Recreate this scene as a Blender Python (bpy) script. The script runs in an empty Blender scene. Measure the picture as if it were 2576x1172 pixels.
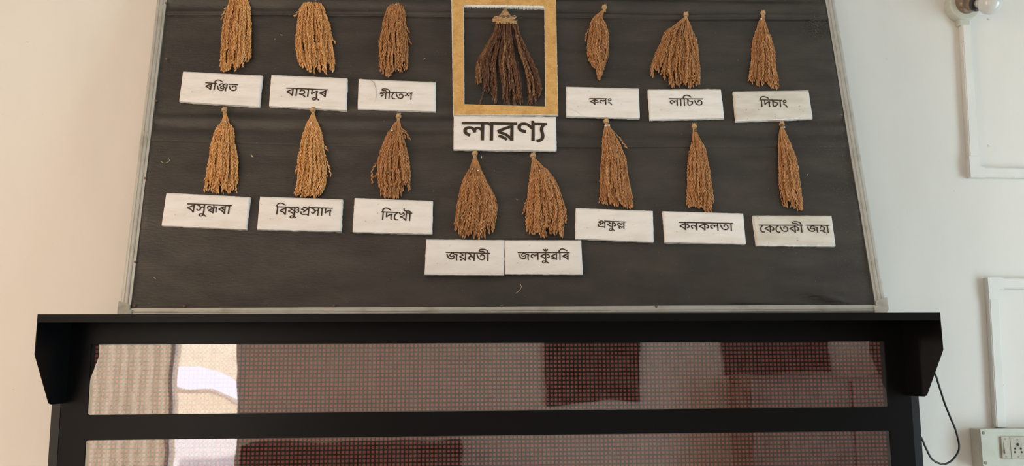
import bpy, math, random
import numpy as np
from mathutils import Matrix, Vector, noise as mnoise
from mathutils.geometry import delaunay_2d_cdt

random.seed(7)
rng = np.random.default_rng(11)
C = bpy.context.scene.collection
SC = bpy.context.scene
R = math.radians

# ------------------------------------------------------------------ camera, world, lights, exposure
cam_data = bpy.data.cameras.new('camera')
cam = bpy.data.objects.new('camera', cam_data)
C.objects.link(cam)
cam_data.sensor_fit = 'HORIZONTAL'
cam_data.sensor_width = 36.0
cam_data.lens = 36.0 * 2300.0 / 2576.0
cam_data.clip_start = 0.05
cam_data.clip_end = 200
pitch, roll, pan = 0.148837, 0.006575, -0.076121
rot = (Matrix.Rotation(pan, 3, 'Z') @ Matrix.Rotation(pitch, 3, 'X') @ Matrix.Rotation(roll, 3, 'Y')
       @ Matrix(((1, 0, 0), (0, 0, -1), (0, 1, 0))))
cam.matrix_world = Matrix.Translation((-0.14188, -2.24581, -0.0663)) @ rot.to_4x4()
SC.camera = cam

SC.view_settings.view_transform = 'Standard'
SC.view_settings.look = 'None'
SC.view_settings.gamma = 1.0
SC.view_settings.use_curve_mapping = False
SC.view_settings.exposure = 0.0

world = bpy.data.worlds.new('overcast_sky')
SC.world = world
world.use_nodes = True
wb = world.node_tree.nodes['Background']
wb.inputs['Color'].default_value = (0.93, 0.88, 1.0, 1)
wb.inputs['Strength'].default_value = 7.0


def area(name, loc, target, sx, sy, color, power, portal=False):
    d = bpy.data.lights.new(name, 'AREA')
    d.shape = 'RECTANGLE'
    d.size, d.size_y = sx, sy
    d.color = color
    d.energy = power
    if portal:
        d.cycles.is_portal = True
    o = bpy.data.objects.new(name, d)
    C.objects.link(o)
    o.location = loc
    o.rotation_euler = (Vector(target) - Vector(loc)).to_track_quat('-Z', 'Z').to_euler()
    return o


# daylight entering the long side windows: warm courtyard side on the left, cool open side on the right
area('daylight_left_window', (-3.392, -2.2, -.45), (0, -2.2, -.45), 3.7, 1.8, (1.0, 0.77, 0.58), 102)
area('daylight_right_window', (3.692, -1.85, -.45), (0, -1.85, -.45), 2.6, 1.8, (0.68, 0.90, 1.0), 110)
area('daylight_rear_door', (-2.165, -4.72, -0.55), (-2.165, 0, -0.55), 1.2, 2.4, (1, 1, 1), 1, portal=True)
sd = bpy.data.lights.new('sun', 'SUN')
sd.energy = 13.0
sd.angle = R(0.6)
sd.color = (1.0, 0.93, 0.80)
sun = bpy.data.objects.new('sun', sd)
C.objects.link(sun)
sun.rotation_euler = Vector((0.25, -0.65, -0.75)).to_track_quat('-Z', 'Y').to_euler()

# ------------------------------------------------------------------ data, metres on the board plane (u right, v up)
CARDS = {   # four corners of the face, then the two ends of the head line of the word
    'P1': ([(-0.8574, 0.665), (-0.6414, 0.6522), (-0.6423, 0.5584), (-0.858, 0.5746)], [(-0.793, 0.6311), (-0.7046, 0.6245)]),
    'P2': ([(-0.6175, 0.6542), (-0.4108, 0.6433), (-0.4082, 0.5475), (-0.6166, 0.5603)], [(-0.5735, 0.6147), (-0.4614, 0.6088)]),
    'P3': ([(-0.3802, 0.6408), (-0.1712, 0.6312), (-0.1692, 0.5429), (-0.3786, 0.5511)], [(-0.3219, 0.602), (-0.2312, 0.5981)]),
    'P4': ([(0.1843, 0.6164), (0.3817, 0.6102), (0.3795, 0.5217), (0.1823, 0.5273)], [(0.2462, 0.5804), (0.3073, 0.5799)]),
    'P5': ([(0.4064, 0.6081), (0.6051, 0.608), (0.6071, 0.5201), (0.4061, 0.5167)], [(0.4617, 0.5799), (0.5538, 0.5787)]),
    'P6': ([(0.6385, 0.6008), (0.8449, 0.6037), (0.8459, 0.5188), (0.6378, 0.5111)], [(0.7078, 0.5756), (0.7833, 0.5744)]),
    'P7': ([(-0.8609, 0.3092), (-0.644, 0.2963), (-0.6456, 0.2076), (-0.8628, 0.2192)], [(-0.8031, 0.2793), (-0.6894, 0.2737)]),
    'P8': ([(-0.6185, 0.2975), (-0.4046, 0.289), (-0.4043, 0.2016), (-0.6188, 0.2075)], [(-0.5756, 0.2701), (-0.4294, 0.2651)]),
    'P9': ([(-0.3741, 0.2927), (-0.1714, 0.2836), (-0.1714, 0.1931), (-0.3751, 0.1996)], [(-0.3032, 0.2551), (-0.2243, 0.2507)]),
    'P10': ([(-0.1863, 0.1781), (0.0131, 0.1754), (0.0123, 0.0819), (-0.1884, 0.0854)], [(-0.1353, 0.1441), (-0.0242, 0.141)]),
    'P11': ([(0.0138, 0.175), (0.2094, 0.1741), (0.2106, 0.0832), (0.0144, 0.0854)], [(0.0472, 0.1425), (0.1785, 0.1419)]),
    'P12': ([(0.1986, 0.2622), (0.398, 0.2535), (0.395, 0.1689), (0.1945, 0.1792)], [(0.2532, 0.228), (0.3255, 0.2241)]),
    'P13': ([(0.4235, 0.2528), (0.6317, 0.2454), (0.6314, 0.1625), (0.4243, 0.1679)], [(0.4633, 0.2226), (0.6022, 0.2191)]),
    'P14': ([(0.6565, 0.2399), (0.861, 0.2384), (0.8613, 0.1556), (0.6579, 0.158)], [(0.6703, 0.214), (0.8513, 0.2126)]),
    'P0': ([(-0.1204, 0.5294), (0.1542, 0.525), (0.1529, 0.4257), (-0.12, 0.4308)], [(-0.0972, 0.5098), (0.127, 0.506)]),
}
BUNDLES = {   # knot, outline (left, right, height), ragged lower edge, stray strands
    'B1': ((-0.7381, 0.9484),
        [(-0.7436, -0.7284, 0.9259), (-0.7566, -0.7007, 0.8924), (-0.7591, -0.6959, 0.8592), (-0.7652, -0.6855, 0.8154), (-0.7653, -0.6827, 0.7721), (-0.763, -0.6799, 0.7291), (-0.7617, -0.6772, 0.6974), (-0.7577, -0.6759, 0.6616)],
        [(-0.7576, 0.6701), (-0.7486, 0.6627), (-0.7335, 0.6679), (-0.7279, 0.6868), (-0.721, 0.6721), (-0.7055, 0.6637), (-0.6985, 0.6679), (-0.6966, 0.6973), (-0.6862, 0.6952), (-0.6786, 0.692), (-0.6762, 0.7079)],
        [[(-0.7497, 0.8791), (-0.7633, 0.8636), (-0.7706, 0.8318)]]),
    'B2': ((-0.5208, 0.9124),
        [(-0.5278, -0.5145, 0.9035), (-0.5385, -0.5024, 0.8923), (-0.5509, -0.494, 0.879), (-0.5573, -0.4827, 0.848), (-0.5606, -0.4694, 0.8152), (-0.5615, -0.4628, 0.7825), (-0.5598, -0.4601, 0.7502), (-0.5548, -0.4508, 0.7182), (-0.5479, -0.4453, 0.6865), (-0.5356, -0.4472, 0.655)],
        [(-0.5499, 0.7013), (-0.5368, 0.6718), (-0.53, 0.6802), (-0.5178, 0.6634), (-0.5045, 0.6571), (-0.4964, 0.6759), (-0.4882, 0.6612), (-0.4814, 0.6717), (-0.4702, 0.6539), (-0.4659, 0.6906), (-0.4582, 0.6695), (-0.446, 0.6653)],
        [[(-0.5415, 0.8812), (-0.5571, 0.8591), (-0.5698, 0.8393)], [(-0.474, 0.7977), (-0.4593, 0.7696), (-0.4501, 0.7556)]]),
    'B3': ((-0.2858, 0.9123),
        [(-0.2921, -0.2807, 0.9034), (-0.2984, -0.2742, 0.8922), (-0.31, -0.2634, 0.87), (-0.3192, -0.2602, 0.8368), (-0.323, -0.2577, 0.8041), (-0.3288, -0.2513, 0.7608), (-0.33, -0.2485, 0.7286), (-0.3287, -0.2494, 0.6966), (-0.3273, -0.2496, 0.6755), (-0.3222, -0.2539, 0.6482)],
        [(-0.3269, 0.6756), (-0.3201, 0.6661), (-0.3093, 0.6483), (-0.3, 0.6483), (-0.2873, 0.6524), (-0.2806, 0.6734), (-0.2746, 0.6608), (-0.2636, 0.6618), (-0.251, 0.6733)],
        [[(-0.2609, 0.8171), (-0.2528, 0.7996), (-0.2484, 0.7898)], [(-0.2573, 0.7931), (-0.2491, 0.7693), (-0.2405, 0.7503)]]),
    'B4': ((0.2989, 0.8686),
        [(0.2894, 0.301, 0.8576), (0.2795, 0.29, 0.8454), (0.2632, 0.2961, 0.8308), (0.256, 0.3034, 0.8067), (0.2536, 0.3081, 0.7827), (0.2494, 0.3075, 0.7589), (0.2467, 0.3064, 0.7351), (0.2489, 0.3008, 0.7116), (0.2556, 0.2936, 0.6882), (0.2701, 0.2844, 0.6649), (0.2729, 0.277, 0.6338)],
        [(0.2467, 0.7258), (0.2501, 0.7046), (0.2566, 0.6882), (0.2622, 0.6742), (0.2708, 0.6835), (0.273, 0.6626), (0.2749, 0.6338), (0.2844, 0.6649), (0.2916, 0.6882), (0.2976, 0.6847), (0.3053, 0.7186)],
        [[(0.2613, 0.8091), (0.2458, 0.7851), (0.2433, 0.7613)]]),
    'B5': ((0.5277, 0.8442),
        [(0.5215, 0.5314, 0.8353), (0.496, 0.5376, 0.815), (0.4659, 0.5444, 0.7898), (0.4482, 0.5524, 0.7524), (0.4322, 0.555, 0.7154), (0.4228, 0.5548, 0.6908), (0.4159, 0.555, 0.6665), (0.4166, 0.5541, 0.6423), (0.4486, 0.5487, 0.6087)],
        [(0.4143, 0.64), (0.4232, 0.6448), (0.4309, 0.6666), (0.4368, 0.6581), (0.4452, 0.6545), (0.4546, 0.6351), (0.4626, 0.6593), (0.4666, 0.6231), (0.4735, 0.6147), (0.4917, 0.6159), (0.5022, 0.6278), (0.5072, 0.623), (0.5157, 0.6086), (0.5255, 0.611), (0.5344, 0.6158), (0.5456, 0.6229), (0.5527, 0.6325)],
        []),
    'B6': ((0.7457, 0.8491),
        [(0.7392, 0.7491, 0.8351), (0.7294, 0.7514, 0.8148), (0.7182, 0.7575, 0.7896), (0.7091, 0.7626, 0.7645), (0.7022, 0.7658, 0.7273), (0.6964, 0.7655, 0.6905), (0.6879, 0.7649, 0.654), (0.682, 0.7676, 0.6298), (0.6828, 0.765, 0.6058)],
        [(0.6813, 0.6227), (0.6909, 0.6226), (0.7004, 0.6322), (0.7085, 0.671), (0.7097, 0.6178), (0.7193, 0.6178), (0.7301, 0.6298), (0.7374, 0.6177), (0.7496, 0.6117), (0.7597, 0.6057), (0.7663, 0.6177)],
        []),
    'B7': ((-0.735, 0.5489),
        [(-0.7375, -0.7273, 0.54), (-0.7394, -0.7222, 0.5173), (-0.7531, -0.7077, 0.4923), (-0.7605, -0.6998, 0.455), (-0.763, -0.6897, 0.4181), (-0.7642, -0.6841, 0.3816), (-0.766, -0.6817, 0.3455), (-0.7668, -0.678, 0.3216), (-0.7584, -0.6785, 0.3037)],
        [(-0.766, 0.3146), (-0.7564, 0.3063), (-0.7462, 0.3134), (-0.7302, 0.3062), (-0.722, 0.3121), (-0.7103, 0.3037), (-0.6997, 0.3073), (-0.69, 0.3215), (-0.6819, 0.3048), (-0.6771, 0.3119)],
        [[(-0.7514, 0.3648), (-0.7614, 0.3552), (-0.7683, 0.3469)]]),
    'B8': ((-0.4982, 0.5475),
        [(-0.5033, -0.4931, 0.5394), (-0.5065, -0.4913, 0.5293), (-0.5139, -0.4823, 0.5041), (-0.5196, -0.4718, 0.4792), (-0.5249, -0.4641, 0.4419), (-0.5286, -0.4575, 0.4052), (-0.5277, -0.4502, 0.3687), (-0.5262, -0.4509, 0.3327), (-0.5312, -0.4598, 0.3088), (-0.5125, -0.4687, 0.2922)],
        [(-0.5308, 0.3042), (-0.5195, 0.2994), (-0.504, 0.2958), (-0.491, 0.2993), (-0.4796, 0.2922), (-0.4649, 0.3016), (-0.4624, 0.3325), (-0.4544, 0.3087), (-0.4492, 0.3325)],
        [[(-0.5224, 0.4371), (-0.5275, 0.3979), (-0.5319, 0.3664)], [(-0.4637, 0.4271), (-0.4505, 0.3928), (-0.4392, 0.3589)], [(-0.4723, 0.4592), (-0.4601, 0.4418), (-0.4507, 0.427)]]),
    'B9': ((-0.2685, 0.5281),
        [(-0.2758, -0.2638, 0.5184), (-0.283, -0.2624, 0.5063), (-0.2934, -0.2594, 0.4823), (-0.3033, -0.2529, 0.4584), (-0.3106, -0.2435, 0.4347), (-0.3195, -0.2361, 0.3994), (-0.3195, -0.2323, 0.3644), (-0.3175, -0.2291, 0.3414), (-0.3134, -0.2278, 0.3184), (-0.3071, -0.2481, 0.291)],
        [(-0.3225, 0.3071), (-0.3155, 0.3438), (-0.3084, 0.298), (-0.2924, 0.2934), (-0.2755, 0.2899), (-0.2608, 0.2921), (-0.2528, 0.3046), (-0.2466, 0.3114), (-0.2392, 0.3091), (-0.2288, 0.3171)],
        [[(-0.3096, 0.4112), (-0.3277, 0.3832), (-0.3334, 0.3647), (-0.3304, 0.3346)], [(-0.2621, 0.4991), (-0.2475, 0.4822), (-0.2387, 0.4626)], [(-0.2586, 0.4918), (-0.2506, 0.475), (-0.2473, 0.4612)], [(-0.3165, 0.3692), (-0.3296, 0.3508)]]),
    'B10': ((-0.0632, 0.4186),
        [(-0.068, -0.0582, 0.4078), (-0.0691, -0.0566, 0.4006), (-0.0761, -0.0471, 0.3768), (-0.0884, -0.039, 0.353), (-0.0975, -0.0288, 0.3295), (-0.1023, -0.0158, 0.3061), (-0.1078, -0.006, 0.2828), (-0.1124, -0.0057, 0.2482), (-0.1163, -0.0111, 0.214), (-0.1014, -0.0229, 0.1778)],
        [(-0.1155, 0.2063), (-0.1058, 0.1938), (-0.0929, 0.1791), (-0.0781, 0.1846), (-0.0632, 0.1789), (-0.0462, 0.1766), (-0.0335, 0.1788), (-0.0271, 0.1934), (-0.0165, 0.1911), (-0.01, 0.2251), (-0.0035, 0.248)],
        []),
    'B11': ((0.0905, 0.4121),
        [(0.0866, 0.1002, 0.4025), (0.0859, 0.112, 0.3881), (0.0842, 0.1322, 0.3643), (0.0799, 0.1474, 0.3406), (0.0769, 0.1572, 0.317), (0.0744, 0.1641, 0.2937), (0.0719, 0.17, 0.2705), (0.0705, 0.1736, 0.2475), (0.0691, 0.1719, 0.2245), (0.0698, 0.168, 0.2018), (0.0791, 0.1578, 0.1792)],
        [(0.0699, 0.2043), (0.0793, 0.1907), (0.092, 0.1861), (0.1068, 0.1826), (0.1175, 0.1837), (0.1249, 0.2291), (0.1283, 0.1927), (0.1409, 0.1836), (0.152, 0.2017), (0.1577, 0.1779), (0.1669, 0.1993), (0.1736, 0.2472)],
        [[(0.0789, 0.3032), (0.0698, 0.2753), (0.0626, 0.25)]]),
    'B12': ((0.2887, 0.5124),
        [(0.2828, 0.2997, 0.503), (0.2817, 0.3037, 0.4918), (0.2783, 0.3139, 0.4667), (0.2745, 0.3279, 0.4294), (0.2719, 0.3352, 0.4048), (0.2674, 0.3391, 0.3682), (0.2648, 0.343, 0.3319), (0.2649, 0.3453, 0.308), (0.2683, 0.3489, 0.2843), (0.2707, 0.3477, 0.263)],
        [(0.2711, 0.2726), (0.2842, 0.2701), (0.3039, 0.2665), (0.3151, 0.27), (0.3258, 0.2652), (0.341, 0.2605), (0.3479, 0.2652)],
        [[(0.2694, 0.3369), (0.266, 0.3082), (0.2607, 0.2773)], [(0.3117, 0.4791), (0.3255, 0.4591), (0.3389, 0.4343)]]),
    'B13': ((0.5243, 0.4961),
        [(0.5194, 0.5315, 0.486), (0.519, 0.5344, 0.471), (0.5122, 0.5477, 0.4411), (0.5058, 0.5493, 0.4164), (0.4986, 0.5547, 0.3796), (0.4948, 0.5568, 0.3432), (0.491, 0.5583, 0.3072), (0.4877, 0.5584, 0.2715), (0.4945, 0.5551, 0.2503)],
        [(0.4882, 0.2693), (0.4996, 0.2598), (0.511, 0.2645), (0.5239, 0.2597), (0.5385, 0.2502), (0.5497, 0.2514), (0.5568, 0.2714)],
        []),
    'B14': ((0.7613, 0.5018),
        [(0.7542, 0.7679, 0.4929), (0.7528, 0.7692, 0.4778), (0.7487, 0.7787, 0.4527), (0.7456, 0.7827, 0.4279), (0.7422, 0.789, 0.4032), (0.7396, 0.7907, 0.3787), (0.7368, 0.7918, 0.3423), (0.7384, 0.7926, 0.3062), (0.7392, 0.7924, 0.2823), (0.7383, 0.7891, 0.2539)],
        [(0.7388, 0.2693), (0.7482, 0.2634), (0.7553, 0.2681), (0.7634, 0.261), (0.7761, 0.2562), (0.7866, 0.2514), (0.7916, 0.2656)],
        [[(0.768, 0.4728), (0.7823, 0.4279), (0.7902, 0.3786)]]),
    'B15': ((0.0196, 0.8587),
        [(-0.0077, 0.0533, 0.8053), (-0.0125, 0.0594, 0.7929), (-0.0275, 0.0692, 0.7603), (-0.0435, 0.0819, 0.7281), (-0.0611, 0.0974, 0.6962), (-0.0637, 0.1102, 0.6644), (-0.0644, 0.1185, 0.6331), (-0.051, 0.1206, 0.6019), (-0.029, 0.1222, 0.571), (-0.018, 0.1219, 0.5586)],
        [(-0.065, 0.6426), (-0.0593, 0.6161), (-0.0511, 0.6332), (-0.0414, 0.6051), (-0.0345, 0.602), (-0.0276, 0.5927), (-0.0235, 0.602), (-0.0152, 0.5711), (-0.0043, 0.5603), (0.0016, 0.6582), (0.01, 0.6645), (0.0122, 0.5618), (0.0313, 0.5587), (0.0451, 0.5617), (0.0508, 0.5833), (0.0561, 0.5617), (0.0672, 0.5709), (0.076, 0.6111), (0.0808, 0.5601), (0.1, 0.5616), (0.1035, 0.6017), (0.1086, 0.5816), (0.1144, 0.5924), (0.1209, 0.5769)],
        [[(-0.0414, 0.602), (-0.0455, 0.5835), (-0.0523, 0.562)]]),
}
TACKS = [(-0.9202, 0.1242), (-0.9074, 0.0098), (-0.7842, 0.0091), (-0.4127, 0.007), (0.0053, 0.0046), (0.3922, 0.0004), (0.9284, 0.5341), (-0.9244, 0.5807), (-0.9238, 0.3536), (-0.9327, 0.8875), (-0.9107, 0.7091)]
CRACK = [(-0.3512, 0.6401), (-0.3382, 0.6301), (-0.332, 0.6115), (-0.3291, 0.5929), (-0.3327, 0.571)]
# letter outlines of the lettering (1/1000 em)
GLYPHS = {
    3: (260, ''),
    5: (0, '42,861 38,829 30,799 18,771 4,746 -15,725 -38,708 -64,695 -95,688 -131,685 -167,688 -199,695 -227,708 -250,725 -270,746 -285,770 -297,798 -305,828 -310,860 -241,869 -236,835 -226,806 -212,782 -193,765 -167,754 -135,751 -104,754 -79,765 -59,782 -44,805 -34,834 -28,870|-90,830 -91,818 -96,807 -102,799 -112,793 -122,789 -134,788 -147,789 -158,794 -167,800 -173,810 -177,820 -178,833 -177,843 -173,853 -168,861 -159,868 -148,872 -135,873 -121,872 -110,868 -101,862 -95,854 -91,843'),
    6: (438, '123,314 164,287 204,257 242,224 279,188 313,150 346,111 375,71 401,31 424,-8 359,-41 332,0 305,37 278,72 250,105 220,136 188,166 154,194 116,222 73,250|78,486 80,512 86,536 96,558 110,576 127,592 147,605 169,614 193,620 219,622 245,620 269,614 291,605 311,592 328,576 342,558 352,536 358,512 360,486 358,460 352,436 342,414 328,395 311,379 291,366 269,357 245,351 219,349 193,351 169,357 147,366 127,379 110,395 96,414 86,435 80,459|147,486 149,465 156,447 168,433 182,422 200,416 219,414 239,416 256,423 271,434 282,448 289,466 291,486 289,507 282,524 271,538 256,549 239,555 219,557 200,555 182,548 168,538 156,523 149,506'),
    20: (807, '817,622 817,551 492,551 492,489 492,473 492,0 415,0 393,39 366,76 334,111 298,144 258,173 216,198 170,219 124,234 76,243 37,339 102,375 166,408 231,439 297,467 366,493 437,517 415,475 415,551 -10,551 -10,622|415,467 436,438 402,428 366,415 330,401 295,385 259,369 224,353 191,336 160,320 130,304 168,294 206,280 246,262 284,240 320,215 354,186 385,156 409,124 428,90 420,88 419,103 418,119 416,134 416,150 415,169 415,189|761,288 760,266 755,246 748,226 737,207 723,191 705,177 683,166 656,160 625,158 615,158 604,158 594,159 585,160 575,161 566,163 572,235 576,234 581,234 586,234 592,233 599,233 606,233 634,235 655,241 668,252 677,265 681,280 683,296 677,330 660,360 632,386 592,409 541,426 479,438 482,513 532,505 578,492 622,474 661,452 695,426 723,396 744,363 757,327'),
    21: (696, '706,622 706,551 601,551 601,0 524,0 504,27 483,53 460,79 435,104 408,127 380,149 350,169 317,188 283,204 246,218 207,229 166,238 142,331 190,296 249,284 301,267 348,248 388,225 424,201 456,175 483,149 506,123 526,97 525,112 525,128 524,143 524,159 524,175 524,193 524,688 577,688 600,622|450,470 446,433 436,400 418,372 395,346 366,325 332,308 295,294 253,283 209,276 162,285 142,331 193,336 237,344 274,354 306,367 331,383 350,400 364,420 372,442 375,466 373,486 369,505 361,522 350,539 335,555 316,571 371,625 392,603 411,580 428,554 440,528 448,499|182,430 144,434 112,444 85,462 65,485 53,514 49,548 50,563 52,578 56,592 60,605 65,617 71,628 147,607 143,600 139,592 135,582 132,573 131,562 130,552 132,536 136,523 144,514 155,507 168,502 182,501 196,502 210,505 224,509 239,516 254,527 270,541 285,560 301,583 316,612 371,625 373,575 359,547 343,521 325,498 306,478 284,462 262,448 237,438 210,432'),
    22: (656, '484,0 484,425 505,362 482,394 460,423 440,448 419,471 400,492 381,509 362,524 343,535 324,544 304,551 284,555 263,556 230,553 201,544 178,528 157,509 138,488 120,465 106,457 117,465 131,472 149,478 169,483 192,486 216,487 245,485 270,479 290,469 308,456 322,441 332,424 340,405 344,387 346,369 342,331 328,296 306,264 274,233 233,202 182,172 131,245 166,261 198,278 226,296 248,317 262,340 266,365 264,379 258,391 249,402 236,410 220,415 200,417 183,416 167,414 152,411 136,406 120,400 103,392 22,458 43,491 65,521 88,548 112,572 138,592 164,608 193,620 223,627 255,629 287,627 318,621 346,612 374,598 401,580 428,559 454,534 480,505 507,472 489,483 488,494 487,508 486,526 485,545 484,565 484,585 484,688 537,688 560,622 666,622 666,551 561,551 561,0'),
    25: (567, '577,622 577,551 172,551 172,521 168,458 169,448 170,436 171,422 172,407 172,392 172,378 172,205 173,179 174,158 177,143 181,132 185,123 189,117 203,105 221,98 244,96 270,98 295,104 318,115 340,129 360,144 379,162 396,182 411,204 422,226 431,248 436,272 438,296 436,315 430,330 420,339 406,345 388,348 368,349 363,349 334,350 310,352 289,356 271,362 253,369 235,377 220,386 206,396 192,408 180,420 170,433 161,447 171,534 185,511 200,491 215,474 232,458 251,446 272,436 298,429 327,424 361,423 377,423 400,422 420,421 436,418 449,414 461,409 472,403 486,393 497,380 506,364 512,347 516,328 517,306 514,266 504,227 488,189 467,154 443,122 415,95 389,75 362,57 334,43 304,32 272,26 238,24 215,25 194,29 175,35 159,43 144,52 132,63 122,77 113,92 106,109 100,130 96,157 95,191 95,551 -10,551 -10,622'),
    27: (917, '401,63 362,65 325,72 288,84 253,101 219,123 186,152 156,186 127,227 100,276 74,331 51,394 29,465 105,485 129,408 154,342 181,286 210,239 243,202 278,174 316,155 358,143 404,139 449,143 487,153 516,171 537,196 550,228 554,268 553,288 550,305 546,321 541,335 535,347 530,358 590,358 571,339 552,322 532,306 511,292 489,280 466,270 443,263 418,258 391,257 366,259 343,264 322,272 303,284 288,298 275,316 266,336 260,359 258,384 261,414 272,443 289,474 314,503 349,529 394,553 380,552 365,552 348,552 332,551 315,551 298,551 -10,551 -10,622 927,622 927,551 614,551 599,551 584,551 571,552 559,553 547,553 535,554 484,529 441,506 408,485 382,465 363,446 350,428 342,412 337,396 335,380 337,363 342,350 351,340 362,333 374,329 387,328 411,330 434,336 455,346 476,359 499,376 523,396 609,365 615,351 620,334 624,316 627,296 629,275 630,254 628,221 620,190 608,160 589,133 565,110 534,90 497,75 453,66|801,205 802,173 805,141 809,111 816,80 825,46 836,10 761,-7 750,31 741,69 733,106 727,144 724,182 723,222 724,256 727,288 732,317 739,344 747,367 755,388 707,391 664,397 626,408 592,422 562,439 536,460 513,485 493,512 475,543 551,559 563,540 576,523 592,508 609,494 631,482 655,472 683,465 715,460 751,459 760,459 769,459 778,460 787,461 796,461 806,462 845,392 831,362 819,333 811,304 805,274 802,241'),
    34: (620, '630,622 630,551 525,551 525,0 448,0 448,425 468,363 438,405 409,441 381,472 354,498 327,519 301,536 275,547 249,554 222,556 202,555 184,551 168,544 155,535 143,524 134,512 127,497 123,481 122,463 124,443 129,425 138,409 150,395 166,384 186,374 211,366 241,360 275,355 269,272 227,278 187,287 152,300 120,318 92,338 70,364 53,392 43,425 40,462 43,496 51,527 64,554 82,576 103,595 127,610 154,621 182,627 211,629 245,627 276,621 306,611 334,597 361,580 388,558 415,534 442,505 470,473 454,477 452,490 451,505 450,522 449,541 448,559 448,576 448,688 501,688 524,622'),
    35: (707, '407,50 354,55 303,68 254,90 208,123 166,167 126,222 91,290 58,371 29,466 105,486 129,408 155,340 182,282 211,233 243,194 278,164 316,143 358,130 405,126 435,127 461,131 484,138 504,146 521,157 536,170 547,185 557,201 564,218 569,237 572,257 573,278 571,305 566,331 557,354 545,376 530,394 512,409 492,420 469,427 444,429 420,427 401,421 386,412 377,399 371,384 369,367 369,360 370,353 371,346 373,338 375,330 378,321 301,306 297,319 294,331 292,343 290,355 288,367 288,380 290,405 297,426 308,446 322,462 340,475 362,486 386,494 412,498 440,500 480,497 516,487 549,472 578,450 603,424 623,392 638,356 647,317 650,274 647,233 638,196 624,160 603,129 576,102 543,80 504,63 459,53|717,622 717,551 -10,551 -10,622'),
    37: (603, '613,622 613,551 159,551 159,253 145,273 173,302 203,330 236,357 271,382 308,406 347,428 388,449 431,468 475,486 540,422 528,399 518,376 510,354 503,332 497,309 492,285 489,260 488,233 487,205 488,173 491,141 495,111 502,80 511,46 522,10 447,-7 436,31 427,69 419,106 413,144 410,182 409,222 410,249 412,274 415,299 420,322 425,344 432,364 439,381 446,397 453,410 465,405 427,389 390,370 354,349 318,326 283,301 248,273 213,243 177,210 141,175 82,215 82,551 -10,551 -10,622'),
    39: (604, '614,622 614,551 509,551 509,0 432,0 432,243 448,187 425,217 401,244 376,270 350,293 323,313 296,329 269,341 242,349 216,351 193,349 172,342 154,332 139,316 131,297 128,274 130,255 137,238 149,222 166,209 187,196 214,184 176,113 138,132 106,154 80,180 61,210 50,242 46,277 49,308 56,335 70,358 87,378 107,394 130,407 154,416 179,421 204,423 238,421 269,415 299,405 327,392 354,375 380,356 404,334 428,310 451,284 437,280 435,295 434,310 433,326 432,341 432,356 432,371 432,551 -10,551 -10,622'),
    41: (838, '848,622 848,551 130,551 114,560 142,552 170,541 198,528 226,513 252,497 278,480 300,464 320,448 336,432 341,376 317,365 291,353 266,341 240,328 214,316 190,303 166,290 145,278 125,265 114,282 164,270 210,257 251,241 289,223 324,203 357,181 388,156 418,129 447,99 446,110 446,122 446,134 445,146 445,158 445,171 445,510 458,510 494,509 530,506 564,501 598,494 630,484 660,471 689,455 715,436 739,414 754,397 767,378 778,358 786,336 790,313 792,288 790,266 786,246 778,226 768,207 753,191 735,177 713,166 686,160 655,158 645,158 635,158 626,159 616,160 606,161 597,163 602,234 606,233 611,233 617,232 623,232 629,232 636,232 665,234 686,240 700,251 708,264 712,279 714,296 708,329 691,359 662,386 624,409 577,425 522,434 522,0 445,0 417,36 387,68 354,98 320,125 281,148 240,168 193,186 141,200 84,212 48,303 69,317 91,330 113,343 136,356 159,368 182,380 206,392 229,403 252,414 225,433 196,450 164,466 130,480 91,492 48,502 79,570 81,551 -10,551 -10,622'),
    42: (596, '606,622 606,551 501,551 501,0 424,0 402,39 374,76 342,110 305,142 265,171 221,196 175,217 126,232 76,243 37,339 102,376 168,411 236,444 305,474 375,500 447,524 424,482 424,551 -10,551 -10,622|424,474 445,446 393,428 340,408 285,384 230,359 179,332 130,304 167,294 205,280 245,263 285,242 322,218 358,190 390,159 417,125 438,88 429,88 428,103 427,119 426,134 425,150 424,169 424,189'),
    44: (622, '632,622 632,551 527,551 527,0 450,0 450,135 468,82 445,116 421,149 398,180 373,208 348,232 322,253 295,269 266,278 236,281 213,279 192,273 174,262 159,247 151,228 148,205 151,184 159,166 172,150 191,135 214,122 243,111 218,34 184,48 155,63 130,80 110,99 94,118 82,140 73,162 68,184 66,208 69,238 76,265 90,288 107,308 127,324 150,336 174,346 198,351 223,353 261,351 297,343 328,331 358,315 384,295 408,272 431,246 452,219 471,189 454,186 453,201 452,217 451,232 450,248 450,264 450,281 450,551 -10,551 -10,622|299,323 299,319 299,315 298,311 298,307 298,303 297,299 221,322 218,358 211,389 201,415 187,436 168,454 144,468 115,480 80,488 38,494 51,566 97,553 128,549 156,543 182,534 206,522 227,507 246,490 262,470 275,447 286,420 293,391 298,359'),
    47: (731, '741,622 741,551 636,551 636,0 559,0 559,335 565,309 550,329 535,346 518,360 502,371 484,377 465,379 455,378 445,377 434,374 425,369 416,362 408,353 403,341 399,326 398,307 398,300 398,293 398,288 399,282 399,276 400,271 335,266 331,292 323,315 313,336 300,353 285,368 269,379 251,387 233,392 213,394 196,393 181,389 167,384 155,376 146,366 138,356 132,343 129,330 128,316 131,291 141,268 158,248 180,230 208,215 241,201 214,127 183,138 154,152 128,168 104,187 84,208 68,232 56,259 48,288 46,320 48,349 56,374 68,398 84,418 104,434 127,448 152,458 179,464 208,466 242,464 272,457 299,446 324,431 347,410 369,384 354,383 363,403 376,420 392,434 412,443 432,449 452,451 475,449 496,445 514,437 532,426 551,413 571,397 562,382 561,396 561,410 560,424 559,438 559,452 559,467 559,551 -10,551 -10,622'),
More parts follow.
